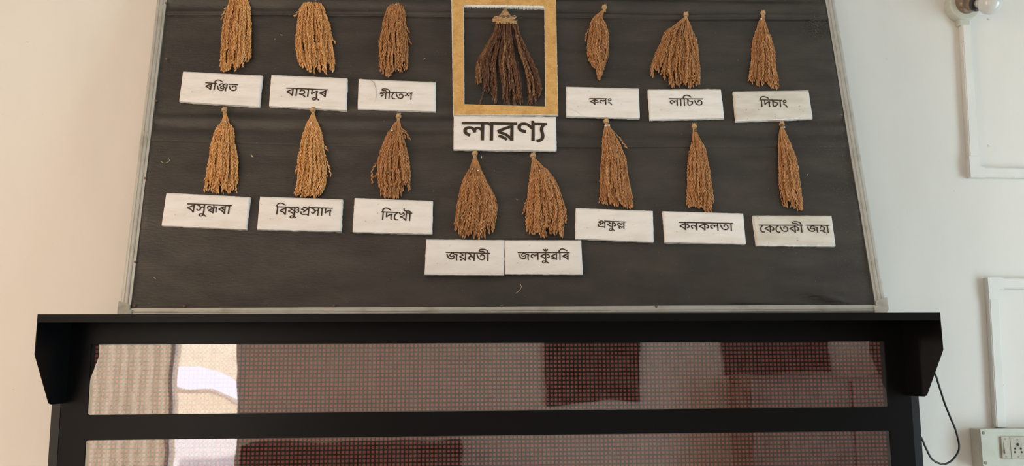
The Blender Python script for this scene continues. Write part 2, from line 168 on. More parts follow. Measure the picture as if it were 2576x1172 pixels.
    48: (677, '687,622 687,551 582,551 582,0 505,0 505,512 510,532 508,543 507,555 506,567 505,579 505,593 505,607 505,688 558,688 582,622|361,629 386,627 410,622 433,614 454,603 474,589 492,572 508,553 522,532 534,509 530,404 508,448 484,486 457,516 428,538 397,552 363,556 339,554 318,546 300,534 287,518 279,497 276,471 280,446 290,424 308,406 335,391 369,382 413,377 406,300 365,305 328,314 298,327 272,344 251,364 235,388 224,414 217,443 215,474 217,507 224,536 236,562 251,583 270,600 290,612 313,622 337,627|77,629 104,627 131,621 156,612 180,598 200,580 218,558 231,531 239,498 242,461 240,434 233,408 222,383 206,360 186,340 160,323 130,310 95,303 54,300 48,377 80,379 106,384 128,392 145,401 159,413 169,426 176,440 180,454 181,468 178,493 169,515 155,532 135,546 108,553 76,556 64,556 52,555 40,554 28,551 14,549 -1,545 -9,620 7,623 22,625 36,627 49,628 63,629'),
    50: (682, '692,622 692,551 587,551 587,0 510,0 510,353 533,290 513,315 495,336 480,353 465,365 450,373 436,375 427,374 418,371 410,367 402,360 393,350 383,336 372,319 359,296 343,268 326,237 309,210 294,188 279,168 264,153 248,142 230,133 210,129 188,127 170,128 153,132 136,138 120,147 104,159 88,174 71,194 53,217 35,244 96,281 113,253 128,232 141,218 153,210 166,205 180,203 191,204 202,208 212,214 223,222 234,234 246,250 259,269 274,293 289,321 312,354 329,386 346,411 362,428 379,440 396,447 415,449 436,447 456,441 474,430 493,416 514,397 536,374 516,373 514,388 512,403 511,416 510,430 510,444 510,458 510,551 -10,551 -10,622|271,271 264,313 257,349 250,379 242,404 230,424 214,441 195,455 173,467 146,476 115,483 79,489 38,495 53,571 107,551 143,544 175,537 202,528 226,518 246,506 264,492 278,475 290,457 299,436 306,412 311,386 315,356'),
    51: (530, '242,500 291,497 334,488 370,474 399,454 423,432 441,406 454,379 461,352 464,325 458,274 438,231 406,195 362,168 305,150 236,141 246,152 277,142 308,130 341,115 374,98 408,80 442,60 476,38 508,15 540,-10 494,-63 454,-34 416,-7 380,16 346,38 312,57 279,75 245,91 210,106 173,119 134,131 92,143 46,154 61,223 84,217 107,212 128,208 152,206 178,204 207,204 251,206 287,212 316,221 340,233 357,248 370,265 378,283 383,301 385,320 381,353 368,380 346,402 318,417 285,427 247,430 225,429 205,427 189,423 176,418 165,411 158,402 152,393 149,382 148,370 148,365 149,359 150,354 151,348 153,343 154,338 81,323 78,333 75,344 73,354 71,365 70,375 70,384 72,407 80,428 92,447 109,463 129,476 152,486 180,494 209,498|175,465 169,486 159,504 145,522 126,536 102,548 73,556 97,601 143,589 177,574 204,557 224,539 239,519 249,495 254,468|540,622 540,551 -10,551 -10,622'),
    54: (266, '276,622 276,551 171,551 171,0 94,0 94,469 85,491 73,510 58,527 41,540 21,548 -2,551 -10,551 -10,622 5,622 21,620 38,615 55,606 71,594 85,578 97,559 96,564 96,571 95,582 94,593 94,604 94,613 94,688 148,688 170,622'),
    55: (266, '276,622 276,551 171,551 171,0 94,0 94,551 -10,551 -10,622 82,622 71,635 60,648 50,662 39,676 29,690 20,704 43,742 68,778 93,812 121,842 151,867 185,888 223,904 265,914 313,917 348,916 382,911 414,904 447,894 478,882 510,866 541,849 573,829 605,808 637,784 671,758 705,731 663,677 619,712 577,743 538,770 502,793 467,811 432,826 398,836 362,842 325,844 290,842 258,836 230,825 204,811 180,793 160,772 140,748 123,722 106,693 112,683 119,672 128,660 138,648 148,635 160,622'),
    56: (266, '276,551 171,551 171,0 94,0 94,551 -10,551 -10,622 94,622 88,663 77,699 60,731 39,758 13,781 -16,800 -50,816 -86,828 -124,837 -166,843 -208,847 -252,848 -290,847 -323,845 -354,842 -380,837 -402,830 -419,823 -432,814 -439,804 -442,792 -439,781 -431,773 -418,768 -401,765 -384,764 -365,763 -269,763 -236,762 -208,759 -185,754 -166,747 -149,737 -135,725 -124,712 -115,697 -108,680 -104,661 -101,640 -100,615 -167,615 -168,630 -170,643 -173,654 -177,664 -182,672 -189,678 -196,683 -204,686 -214,689 -224,691 -238,692 -254,692 -353,692 -379,693 -403,694 -425,698 -444,702 -461,707 -476,713 -491,723 -503,734 -511,747 -517,761 -520,775 -521,789 -514,825 -492,856 -456,882 -405,901 -339,913 -258,917 -133,909 -29,885 54,846 116,789 156,714 174,622 276,622'),
    57: (0, '-286,-266 -305,-265 -324,-261 -345,-254 -365,-245 -383,-233 -400,-218 -412,-199 -420,-177 -422,-151 -418,-119 -405,-92 -383,-70 -354,-53 -317,-42 -274,-39 -233,-42 -193,-49 -154,-62 -116,-78 -77,-99 -38,-124 3,-152 45,-183 89,-217 44,-271 1,-236 -40,-205 -78,-178 -114,-155 -149,-137 -182,-122 -215,-111 -247,-105 -279,-103 -301,-105 -319,-109 -333,-117 -343,-127 -349,-139 -351,-153 -349,-170 -342,-183 -332,-192 -318,-199 -303,-203 -286,-204 -263,-202 -243,-197 -226,-188 -213,-177 -201,-164 -192,-150 -185,-135 -180,-119 -176,-102 -174,-87 -172,-72 -172,-59 -172,8 -95,8 -95,-45 -96,-65 -98,-87 -102,-110 -107,-135 -116,-160 -128,-184 -143,-206 -162,-226 -185,-242 -213,-256 -247,-263'),
    61: (346, '356,622 356,551 336,551 315,545 292,534 269,520 245,503 223,483 201,460 181,433 163,404 148,372 137,338 130,301 128,262 130,217 138,179 150,148 165,122 183,102 203,87 224,77 246,71 267,69 283,70 297,71 309,74 321,78 334,84 348,92 383,31 365,19 346,10 326,3 305,-1 285,-4 264,-5 224,-1 186,10 152,28 123,53 97,84 76,120 61,162 52,209 49,260 52,313 63,362 80,408 103,451 131,488 164,521 200,549 239,571 280,588 216,555 204,554 191,553 177,552 162,551 147,551 130,551 -10,551 -10,622'),
    67: (266, '171,0 94,0 94,551 -10,551 -10,622 276,622 276,551 171,551|99,622 96,647 90,666 80,681 65,691 45,697 20,699 -149,699 -189,700 -223,703 -250,708 -272,715 -292,724 -310,736 -327,751 -340,768 -350,788 -358,809 -362,833 -364,859 -364,868 -363,876 -362,885 -361,894 -360,903 -359,912 -285,907 -286,899 -287,892 -288,886 -289,880 -289,874 -289,869 -288,855 -287,842 -284,830 -281,819 -276,810 -270,802 -259,792 -246,784 -230,778 -210,774 -185,772 -154,771 -2,771 31,770 59,767 82,763 102,756 119,747 135,734 145,722 154,708 161,690 166,671 169,648 171,622'),
    70: (626, '636,622 636,551 531,551 531,0 454,0 425,36 394,69 361,98 325,125 286,149 243,170 196,188 143,202 84,212 48,303 69,317 91,330 113,343 136,356 159,368 182,380 206,392 229,403 252,414 225,433 196,450 164,466 130,480 91,492 48,502 79,570 81,551 -10,551 -10,622|454,551 135,551 114,560 142,552 170,541 198,528 226,513 252,497 278,480 300,464 320,448 336,432 341,376 317,365 291,353 266,341 240,328 214,316 190,303 166,290 145,278 125,265 113,280 168,270 218,257 264,240 305,220 343,197 378,172 410,144 441,115 470,83 457,79 456,93 456,109 455,124 454,141 454,156 454,171|180,-6 164,-4 150,1 138,10 128,22 122,36 120,52 122,68 128,83 138,95 150,104 164,110 180,112 196,110 210,104 222,95 232,83 238,68 240,52 238,36 232,22 222,10 210,1 196,-4'),
    85: (596, '606,622 606,551 501,551 501,0 424,0 401,39 373,76 340,110 304,142 264,171 220,196 174,217 126,232 76,243 37,339 102,376 168,411 236,444 305,474 375,500 447,524 424,482 424,551 -10,551 -10,622|424,473 445,446 411,435 375,423 339,408 302,393 266,377 230,360 195,342 161,323 128,304 156,297 184,288 214,276 244,262 273,247 302,230 331,211 357,190 382,168 404,143 422,116 438,88 430,86 428,103 426,121 425,138 424,155 424,173 424,190|492,125 468,165 440,202 408,236 372,268 332,295 290,318 244,338 195,353 143,363 194,406 231,398 268,387 304,374 339,358 373,338 406,316 436,289 464,258 489,222'),
    86: (596, '606,622 606,551 501,551 501,0 424,0 402,39 374,76 342,110 305,142 265,171 221,196 175,217 126,232 76,243 37,339 102,376 168,411 236,444 305,474 375,500 447,524 424,482 424,551 -10,551 -10,622|424,474 445,446 393,428 340,408 285,384 230,359 179,332 130,304 167,294 205,280 245,263 285,242 322,218 358,190 390,159 417,125 438,88 429,88 428,103 427,119 426,134 425,150 424,169 424,189|86,186 123,177 158,166 191,152 221,136 249,119 274,100 296,81 315,61 332,41 286,0 257,28 225,52 191,72 154,90 114,104 70,114'),
    202: (255, '265,622 265,551 195,551 255,573 230,552 209,532 193,514 181,496 171,478 165,460 161,441 159,419 158,395 159,373 162,349 166,325 171,300 177,275 182,248 187,222 190,194 191,166 190,142 187,119 183,96 176,75 166,54 154,34 137,16 117,-1 92,-16 64,-30 29,-42 -10,-52 -31,17 8,28 39,40 64,54 82,70 95,87 104,106 109,126 112,146 113,168 112,194 109,220 105,246 100,271 94,296 88,321 84,345 81,369 80,393 81,417 83,439 87,460 93,478 101,497 111,514 124,533 139,552 157,572 172,551 -10,551 -10,622'),
    224: (755, '765,622 765,551 660,551 660,0 583,0 583,396 605,332 578,370 553,404 530,434 508,461 486,484 466,504 445,520 425,534 404,544 383,550 360,555 337,556 311,554 287,549 264,541 243,530 224,517 205,501 187,484 171,466 155,447 147,445 158,451 168,456 178,460 189,463 201,464 213,465 249,462 277,451 298,434 313,411 322,385 325,356 325,349 325,342 324,335 323,329 322,324 321,320 304,326 312,335 320,343 327,351 335,359 342,367 350,375 359,383 367,391 376,400 500,516 549,463 265,195 206,250 288,328 252,285 222,262 232,274 240,286 248,298 253,312 257,327 258,343 256,359 251,372 243,383 231,391 217,396 199,398 188,398 178,396 168,394 158,391 148,386 137,380 61,452 88,486 115,517 143,544 171,569 201,590 231,606 262,619 295,626 330,629 366,627 400,620 430,608 460,592 489,571 518,546 546,515 576,481 606,441 588,446 586,462 585,480 584,498 583,517 583,537 583,558 583,688 636,688 659,622|660,-43 585,-43 578,-24 569,-8 560,6 549,18 536,27 523,34 508,39 492,42 475,43 441,42 407,39 374,34 341,30 306,27 269,26 245,27 220,29 194,33 169,39 144,48 121,59 100,74 81,92 66,115 54,142 47,175 45,212 45,223 46,235 47,248 49,261 51,274 54,287 131,277 129,268 127,259 125,248 124,236 123,224 123,211 125,185 131,163 140,145 154,130 171,118 191,109 214,103 240,99 269,98 300,99 331,102 362,106 393,111 425,114 458,115 483,114 506,109 528,102 548,92 567,78 583,61 583,151 660,151'),
    322: (860, '384,626 410,625 433,620 454,614 472,604 487,592 500,576 509,559 514,538 516,515 513,485 504,457 488,430 468,406 444,382 416,360 397,346 380,332 366,319 354,306 347,291 345,276 346,264 350,254 356,246 365,239 376,235 389,234 406,235 422,239 438,246 454,255 471,267 489,282 565,255 570,241 574,225 577,210 579,193 581,176 581,158 575,114 558,76 530,44 491,20 441,5 380,0 348,2 316,7 284,15 252,28 220,47 188,72 157,103 128,143 100,191 74,248 50,316 28,395 105,417 123,349 142,290 162,240 184,199 206,165 230,138 253,116 278,100 303,89 328,82 354,77 380,76 405,77 427,81 447,86 464,95 479,105 490,118 498,133 503,150 505,170 505,178 504,187 502,197 499,207 496,218 491,229 551,236 528,218 504,201 480,186 454,174 424,167 390,165 355,168 326,179 301,196 283,218 272,243 268,272 270,294 275,315 284,333 296,350 310,365 326,380 342,393 358,406 375,418 394,432 410,446 426,460 437,474 445,490 447,506 447,512 445,519 442,526 439,534 432,540 424,546 414,551 400,554 384,555 361,554 340,549 320,542 302,532 287,521 274,509 265,497 259,485 257,474 258,465 261,457 266,449 273,442 281,436 290,430 237,370 216,384 200,400 188,417 181,435 176,451 175,467 177,485 183,503 192,522 205,540 220,557 238,574 259,588 281,601 306,612 331,620 357,624|673,627 709,624 740,614 765,598 783,577 794,552 798,523 797,508 792,492 786,476 775,460 761,445 742,431 719,418 690,406 655,396 639,460 663,466 683,474 700,482 712,493 720,506 722,521 720,533 716,543 708,550 697,555 684,558 669,559 638,555 608,543 578,522 550,496 525,466 503,432 446,468 470,500 494,529 517,554 541,576 565,594 590,608 616,619 644,625|658,250 633,252 609,257 586,265 566,276 546,289 529,305 513,322 498,341 485,361 473,382 462,403 453,425 507,490 517,453 529,420 542,392 558,369 576,350 596,336 618,326 641,320 666,318 681,319 695,323 708,329 719,338 726,352 728,370 726,384 720,396 711,408 698,419 681,428 661,435 716,471 730,465 744,457 758,448 770,437 782,425 791,412 798,397 803,381 804,363 800,334 788,308 768,284 740,265 703,254|744,144 745,127 747,107 750,82 756,56 762,32 770,9 699,-7 690,22 683,52 677,81 673,110 670,138 669,165 670,194 674,220 680,244 689,265 697,284 707,300 737,324 787,272 772,251 761,231 753,210 748,189 745,167'),
    364: (774, '517,580 517,0 440,0 411,29 382,53 354,73 327,89 300,102 272,113 244,122 214,130 182,137 145,225 175,242 208,260 242,278 278,296 314,313 351,330 388,346 424,361 460,375 440,330 440,579|440,326 460,301 432,289 403,277 373,264 344,250 315,236 288,223 262,210 239,197 218,185 210,200 254,189 296,175 336,158 374,139 410,114 444,86 443,100 442,115 442,132 441,147 440,161 440,172|-10,551 -10,622 784,622 784,551|184,511 216,509 247,503 276,493 304,479 332,462 360,442 387,419 415,392 442,363 399,303 377,331 354,355 332,377 309,395 286,411 262,422 239,431 216,436 193,438 175,437 160,433 146,426 136,417 130,404 128,389 129,379 132,368 138,358 146,349 156,340 168,332 121,270 98,287 79,306 64,326 54,348 48,370 46,393 48,418 55,440 66,459 81,475 98,488 118,498 139,505 161,510|694,224 695,200 697,175 700,149 706,122 712,95 721,68 652,51 642,81 634,111 628,142 624,172 621,201 620,228 621,252 623,277 626,303 631,329 638,357 648,385 655,373 626,363 597,353 568,342 538,331 509,319 480,307 471,377 501,389 533,401 568,414 604,428 640,440 676,451 731,395 719,366 710,337 703,308 698,280 695,252'),
    413: (731, '741,622 741,551 636,551 636,212 559,212 559,365 565,334 550,354 535,371 518,385 502,396 484,402 465,404 455,403 445,402 434,398 425,394 416,387 408,378 403,366 399,351 398,332 398,325 398,318 398,312 399,307 399,301 400,296 335,292 328,329 313,360 292,386 267,404 240,415 210,419 185,417 165,411 149,400 137,387 130,371 128,352 131,328 140,308 154,293 174,280 198,268 225,256 198,182 170,192 144,204 120,218 99,235 81,254 66,275 55,299 48,327 46,358 48,382 55,405 66,426 82,445 100,460 122,474 147,483 173,489 201,491 239,489 271,482 299,472 324,456 347,435 370,408 354,408 363,428 376,445 392,458 412,468 432,474 452,476 475,474 496,470 514,462 532,451 551,438 571,422 562,407 561,421 561,434 560,448 559,463 559,477 559,492 559,551 -10,551 -10,622|286,198 313,196 338,191 362,182 383,169 401,153 415,134 423,148 433,159 444,168 458,173 472,177 488,178 508,176 526,172 544,164 562,153 580,140 598,124 560,139 559,146 559,154 559,162 559,172 559,182 559,194 559,238 636,238 636,-43 559,-43 559,134 592,48 576,65 560,80 546,93 531,102 516,108 500,110 487,109 475,104 465,98 457,87 453,74 451,56 451,51 451,46 452,40 452,34 452,29 453,24 392,21 385,53 374,80 358,102 339,117 318,127 293,130 275,128 260,123 248,115 240,104 235,92 233,79 235,62 242,46 252,34 268,22 290,10 317,-1 288,-69 251,-53 218,-34 192,-12 171,15 159,46 155,82 159,113 171,141 192,165 219,183 250,194'),
    425: (891, '538,622 538,582 538,569 538,555 538,542 537,528 536,517 535,506 538,473 538,337 532,274 535,260 537,246 538,232 538,218 538,204 538,190 538,0 461,0 428,37 394,70 360,100 324,127 284,151 242,171 195,188 142,202 84,212 48,303 82,324 119,345 157,366 197,387 238,406 280,425 339,432 341,376 307,361 273,345 237,328 202,310 171,292 142,275 189,264 232,251 272,236 310,217 344,197 376,175 407,151 436,126 463,99 463,110 463,122 462,134 461,146 461,158 461,171 461,312 465,334 464,350 463,367 462,384 462,400 461,417 461,434 461,551 -10,551 -10,622|77,569 118,555 160,542 201,526 244,508 285,486 326,463 365,438 402,411 437,383 468,355 467,264 440,292 411,318 380,344 346,369 311,392 274,414 236,434 198,452 160,468 122,482 84,493 48,502|696,607 734,603 767,593 794,575 815,552 827,524 831,493 830,476 826,458 820,438 810,419 795,401 776,384 749,368 716,355 674,344 657,412 689,419 714,428 732,440 745,454 752,469 755,485 753,501 747,515 736,525 723,532 708,537 691,538 661,534 633,523 606,504 580,479 556,449 534,415 529,522 554,547 579,568 605,585 632,597 663,605|695,167 657,170 624,179 596,194 572,213 551,235 532,260 491,348 534,400 544,366 557,337 571,310 587,288 605,270 625,255 646,244 669,238 692,236 709,238 725,242 740,250 752,262 759,276 761,294 759,311 754,326 744,340 731,353 713,364 690,373 746,413 760,407 774,399 788,389 801,377 813,364 823,349 831,332 835,313 837,291 835,270 830,249 821,230 809,212 793,197 774,184 751,175 725,169'),
}
WORDS = {
    'P1': [85, 55, 322, 35],
    'P2': [42, 54, 51, 54, 37, 57, 85],
    'P3': [22, 56, 61, 35, 48],
    'P4': [20, 47, 6],
    'P5': [47, 54, 55, 25, 35],
    'P6': [55, 37, 25, 54, 6],
    'P7': [42, 50, 57, 364, 85, 54],
    'P8': [55, 42, 425, 57, 224, 50, 54, 37],
    'P9': [55, 37, 61, 21, 67],
    'P10': [27, 70, 44, 35, 56],
    'P11': [27, 47, 20, 57, 5, 86, 55, 85],
    'P12': [224, 41, 57, 413],
    'P13': [20, 39, 20, 47, 35, 54],
    'P14': [61, 20, 61, 35, 20, 56, 3, 27, 51, 54],
    'P0': [47, 54, 86, 34, 202],
}
GLYPHS = {k: (a, [[tuple(map(int, p.split(','))) for p in c.split()] for c in t.split('|') if c]) for k, (a, t) in GLYPHS.items()}
GLYPHS[54] = (GLYPHS[54][0], [[(x, min(622, y)) for x, y in c] for c in GLYPHS[54][1]])   # flat head line on this vowel sign

# ------------------------------------------------------------------ helpers
def tag(o, label=None, cat=None, group=None, kind=None):
    if label: o['label'] = label
    if cat: o['category'] = cat
    if group: o['group'] = group
    if kind: o['kind'] = kind
    return o


def mesh(name, verts, faces, mat=None, parent=None, mtx=None, smooth=False, attrs=None):
    me = bpy.data.meshes.new(name)
    me.from_pydata([tuple(map(float, v)) for v in verts], [], [tuple(map(int, f)) for f in faces])
    if attrs:
        for k, vals in attrs.items():
            a = me.attributes.new(k, 'FLOAT', 'POINT')
            a.data.foreach_set('value', np.asarray(vals, dtype=np.float32))
    me.update()
    if mat: me.materials.append(mat)
    o = bpy.data.objects.new(name, me)
    C.objects.link(o)
    if parent is not None: o.parent = parent
    if mtx is not None: o.matrix_local = mtx
    if smooth:
        me.polygons.foreach_set('use_smooth', [True] * len(me.polygons))
    return o


def empty(name, mtx, parent=None):
    o = bpy.data.objects.new(name, None)
    o.empty_display_size = 0.02
    C.objects.link(o)
    if parent is not None: o.parent = parent
    o.matrix_local = mtx
    return o


class MB:
    """collects shapes into one vertex / face list"""
    def __init__(s):
        s.v, s.f, s.t = [], [], []

    def add(s, v, f, tone=0.5):
        n = len(s.v)
        s.v += [tuple(map(float, p)) for p in v]
        s.f += [tuple(n + i for i in q) for q in f]
        s.t += [tone] * len(v)

    def box(s, x0, x1, y0, y1, z0, z1, bev=0.0, M=None):
        if bev <= 0:
            v = [(x, y, z) for x in (x0, x1) for y in (y0, y1) for z in (z0, z1)]
            f = [(0, 1, 3, 2), (4, 6, 7, 5), (0, 4, 5, 1), (2, 3, 7, 6), (0, 2, 6, 4), (1, 5, 7, 3)]
        else:
            b = bev
            v, idx = [], {}
            for i, x in enumerate((x0, x1)):
                for j, y in enumerate((y0, y1)):
                    for k, z in enumerate((z0, z1)):
                        sx, sy, sz = (b, -b)[i], (b, -b)[j], (b, -b)[k]
                        idx[i, j, k, 0] = len(v); v.append((x, y + sy, z + sz))
                        idx[i, j, k, 1] = len(v); v.append((x + sx, y, z + sz))
                        idx[i, j, k, 2] = len(v); v.append((x + sx, y + sy, z))
            f = []
            g = lambda i, j, k, a: idx[i, j, k, a]
            for i in (0, 1):
                q = [g(i, 0, 0, 0), g(i, 0, 1, 0), g(i, 1, 1, 0), g(i, 1, 0, 0)]
                f.append(q if i == 0 else q[::-1])
                q = [g(0, i, 0, 1), g(1, i, 0, 1), g(1, i, 1, 1), g(0, i, 1, 1)]
                f.append(q if i == 0 else q[::-1])
                q = [g(0, 0, i, 2), g(0, 1, i, 2), g(1, 1, i, 2), g(1, 0, i, 2)]
                f.append(q if i == 0 else q[::-1])
            for a in (0, 1):
                for c in (0, 1):
                    f.append([g(a, c, 0, 0), g(a, c, 1, 0), g(a, c, 1, 1), g(a, c, 0, 1)])
                    f.append([g(a, 0, c, 0), g(a, 1, c, 0), g(a, 1, c, 2), g(a, 0, c, 2)])
                    f.append([g(0, a, c, 1), g(1, a, c, 1), g(1, a, c, 2), g(0, a, c, 2)])
                    for k in (0, 1):
                        f.append([g(a, c, k, 0), g(a, c, k, 1), g(a, c, k, 2)])
            f = list({tuple(sorted(q)): q for q in f}.values())
        if M is not None:
            v = [tuple(M @ Vector(p)) for p in v]
        s.add(v, f)

    def prism(s, poly, z0, z1, axis='z', M=None):
        """extrude a 2D polygon (list of (a, b)); axis z: (a,b,z); axis x: (x,a,b); axis y: (a,y,b)"""
        n = len(poly)
        def p3(a, b, z):
            return {'z': (a, b, z), 'x': (z, a, b), 'y': (a, z, b)}[axis]
        v = [p3(a, b, z0) for a, b in poly] + [p3(a, b, z1) for a, b in poly]
        if M is not None:
            v = [tuple(M @ Vector(p)) for p in v]
        f = [tuple(range(n))[::-1], tuple(range(n, 2 * n))]
        f += [(i, (i + 1) % n, n + (i + 1) % n, n + i) for i in range(n)]
        s.add(v, f)

    def tube(s, pts, r, seg=6, caps=True, tone=0.5):
        pts = [Vector(p) for p in pts]
        n = len(pts)
        rr = r if hasattr(r, '__len__') else [r] * n
        V, F = [], []
        t0 = (pts[1] - pts[0]).normalized()
        a = t0.orthogonal().normalized()
        for i, p in enumerate(pts):
            t = (pts[min(i + 1, n - 1)] - pts[max(i - 1, 0)])
            t = t.normalized() if t.length > 1e-9 else t0
            a = (a - t * a.dot(t))
            a = a.normalized() if a.length > 1e-6 else t.orthogonal().normalized()
            b = t.cross(a)
            for k in range(seg):
                w = 2 * math.pi * k / seg
                V.append(p + (a * math.cos(w) + b * math.sin(w)) * rr[i])
        for i in range(n - 1):
            for k in range(seg):
                F.append((i * seg + k, i * seg + (k + 1) % seg, (i + 1) * seg + (k + 1) % seg, (i + 1) * seg + k))
        if caps:
            F.append(tuple(range(seg))[::-1]); F.append(tuple(range((n - 1) * seg, n * seg)))
        s.add(V, F, tone)

    def lathe(s, prof, seg=24, M=None, tone=0.5):
        """profile of (r, z) turned about z"""
        V, F = [], []
        for r, z in prof:
            for k in range(seg):
                w = 2 * math.pi * k / seg
                V.append((r * math.cos(w), r * math.sin(w), z))
        for i in range(len(prof) - 1):
            for k in range(seg):
                F.append((i * seg + k, i * seg + (k + 1) % seg, (i + 1) * seg + (k + 1) % seg, (i + 1) * seg + k))
        F.append(tuple(range(seg))[::-1]); F.append(tuple(range((len(prof) - 1) * seg, len(prof) * seg)))
        if M is not None: V = [tuple(M @ Vector(p)) for p in V]
        s.add(V, F, tone)

    def obj(s, name, mat, parent=None, mtx=None, smooth=False, tone=False):
        o = mesh(name, s.v, s.f, mat, parent, mtx, smooth, {'tone': s.t} if tone else None)
        return o


# ------------------------------------------------------------------ materials
def mat(name, color=(0.5, 0.5, 0.5), rough=0.6, metal=0.0, spec=0.5, var=0.0, vscale=8.0, bump=0.0, bscale=60.0,
        color2=None, c2lo=0.45, c2hi=0.65, stretch=(1, 1, 1), tone=None, bdist=0.002, coat=0.0, detail=6):
    m = bpy.data.materials.new(name)
    m.use_nodes = True
    nt = m.node_tree
    b = nt.nodes['Principled BSDF']
    b.inputs['Base Color'].default_value = (*color, 1)
    b.inputs['Roughness'].default_value = rough
    b.inputs['Metallic'].default_value = metal
    b.inputs['Specular IOR Level'].default_value = spec
    b.inputs['Coat Weight'].default_value = coat
    tc = nt.nodes.new('ShaderNodeTexCoord')
    mp = nt.nodes.new('ShaderNodeMapping')
    mp.inputs['Scale'].default_value = stretch
    nt.links.new(tc.outputs['Object'], mp.inputs['Vector'])
    col = None
    if color2 is not None or var > 0:
        n = nt.nodes.new('ShaderNodeTexNoise')
        n.inputs['Scale'].default_value = vscale
        n.inputs['Detail'].default_value = detail
        n.inputs['Roughness'].default_value = 0.62
        nt.links.new(mp.outputs['Vector'], n.inputs['Vector'])
        r = nt.nodes.new('ShaderNodeValToRGB')
        c2 = color2 if color2 is not None else tuple(c * (1 - var) for c in color)
        c1 = color if color2 is not None else tuple(min(1, c * (1 + var)) for c in color)
        r.color_ramp.elements[0].position = c2lo
        r.color_ramp.elements[1].position = c2hi
        r.color_ramp.elements[0].color = (*c1, 1)
        r.color_ramp.elements[1].color = (*c2, 1)
        nt.links.new(n.outputs['Fac'], r.inputs['Fac'])
        col = r.outputs['Color']
        nt.links.new(col, b.inputs['Base Color'])
    if tone is not None:
        at = nt.nodes.new('ShaderNodeAttribute')
        at.attribute_name = 'tone'
        r = nt.nodes.new('ShaderNodeValToRGB')
        els = r.color_ramp.elements
        els[0].color = (*tone[0], 1); els[1].color = (*tone[-1], 1)
        for i, c in enumerate(tone[1:-1]):
            e = els.new((i + 1) / (len(tone) - 1)); e.color = (*c, 1)
        nt.links.new(at.outputs['Fac'], r.inputs['Fac'])
        nt.links.new(r.outputs['Color'], b.inputs['Base Color'])
    if bump > 0:
        n = nt.nodes.new('ShaderNodeTexNoise')
        n.inputs['Scale'].default_value = bscale
        n.inputs['Detail'].default_value = 5
        nt.links.new(mp.outputs['Vector'], n.inputs['Vector'])
        bp = nt.nodes.new('ShaderNodeBump')
        bp.inputs['Strength'].default_value = bump
        bp.inputs['Distance'].default_value = bdist
        nt.links.new(n.outputs['Fac'], bp.inputs['Height'])
        nt.links.new(bp.outputs['Normal'], b.inputs['Normal'])
    return m


def speckle(m, scale, thresh, color, width=0.05):
    """mix small specks of another colour into a material's base colour"""
    nt = m.node_tree
    b = nt.nodes['Principled BSDF']
    tc = nt.nodes.new('ShaderNodeTexCoord')
    n = nt.nodes.new('ShaderNodeTexNoise')
    n.inputs['Scale'].default_value = scale
    n.inputs['Detail'].default_value = 3
    nt.links.new(tc.outputs['Object'], n.inputs['Vector'])
    r = nt.nodes.new('ShaderNodeValToRGB')
    r.color_ramp.elements[0].position = thresh
    r.color_ramp.elements[1].position = thresh + width
    nt.links.new(n.outputs['Fac'], r.inputs['Fac'])
    mx = nt.nodes.new('ShaderNodeMix')
    mx.data_type = 'RGBA'
    inp = b.inputs['Base Color']
    if inp.links:
        nt.links.new(inp.links[0].from_socket, mx.inputs[6])
    else:
        mx.inputs[6].default_value = inp.default_value[:]
    mx.inputs[7].default_value = (*color, 1)
    nt.links.new(r.outputs['Color'], mx.inputs[0])
    nt.links.new(mx.outputs[2], inp)


M_wall = mat('wall_paint', (0.80, 0.78, 0.74), 0.55, var=0.025, vscale=1.6, bump=0.25, bscale=14, bdist=0.003,
             stretch=(1.6, 1, 0.6))
speckle(M_wall, 30, 0.745, (0.42, 0.36, 0.31), 0.06)
M_wall_in = mat('room_paint', (0.90, 0.80, 0.72), 0.6, var=0.03, vscale=1.0)
M_ceil = mat('ceiling_paint', (0.60, 0.58, 0.55), 0.7, var=0.02, vscale=1.2)
M_floor = mat('floor_tiles', (0.55, 0.50, 0.43), 0.35, var=0.05, vscale=2)
M_cloth = mat('black_cloth', (0.026, 0.023, 0.020), 0.48, spec=0.60, bump=0.9, bscale=120, bdist=0.0014,
              color2=(0.060, 0.051, 0.041), c2lo=0.42, c2hi=0.78, vscale=9, detail=12, stretch=(0.6, 1.6, 1))
speckle(M_cloth, 210, 0.735, (0.22, 0.19, 0.14), 0.03)
_nt = M_cloth.node_tree
_tc = _nt.nodes.new('ShaderNodeTexCoord'); _n = _nt.nodes.new('ShaderNodeTexNoise'); _n.inputs['Scale'].default_value = 5.5; _n.inputs['Detail'].default_value = 9
_n.inputs['Roughness'].default_value = 0.72
_r = _nt.nodes.new('ShaderNodeMapRange'); _r.inputs['From Min'].default_value = .38; _r.inputs['From Max'].default_value = .74
_r.inputs['To Min'].default_value = .40; _r.inputs['To Max'].default_value = .66
_nt.links.new(_tc.outputs['Object'], _n.inputs['Vector']); _nt.links.new(_n.outputs['Fac'], _r.inputs['Value'])
_nt.links.new(_r.outputs['Result'], _nt.nodes['Principled BSDF'].inputs['Roughness'])
M_alu = mat('aluminium_channel', (0.52, 0.52, 0.49), 0.42, metal=0.45, spec=0.6, color2=(0.36, 0.35, 0.30), c2lo=0.5,
            c2hi=0.75, vscale=14, bump=0.15, bscale=60)
M_corner = mat('corner_plastic', (0.50, 0.49, 0.44), 0.35, color2=(0.34, 0.33, 0.28), vscale=30)
M_backing = mat('board_backing', (0.30, 0.22, 0.14), 0.8, var=0.1)
M_paper = mat('name_card_paper', (0.90, 0.88, 0.865), 0.62, color2=(0.80, 0.76, 0.70), c2lo=0.45, c2hi=0.8, vscale=22,
              bump=0.9, bscale=24, bdist=0.005, stretch=(0.45, 1.7, 1))
speckle(M_paper, 130, 0.70, (0.52, 0.45, 0.37), 0.05)
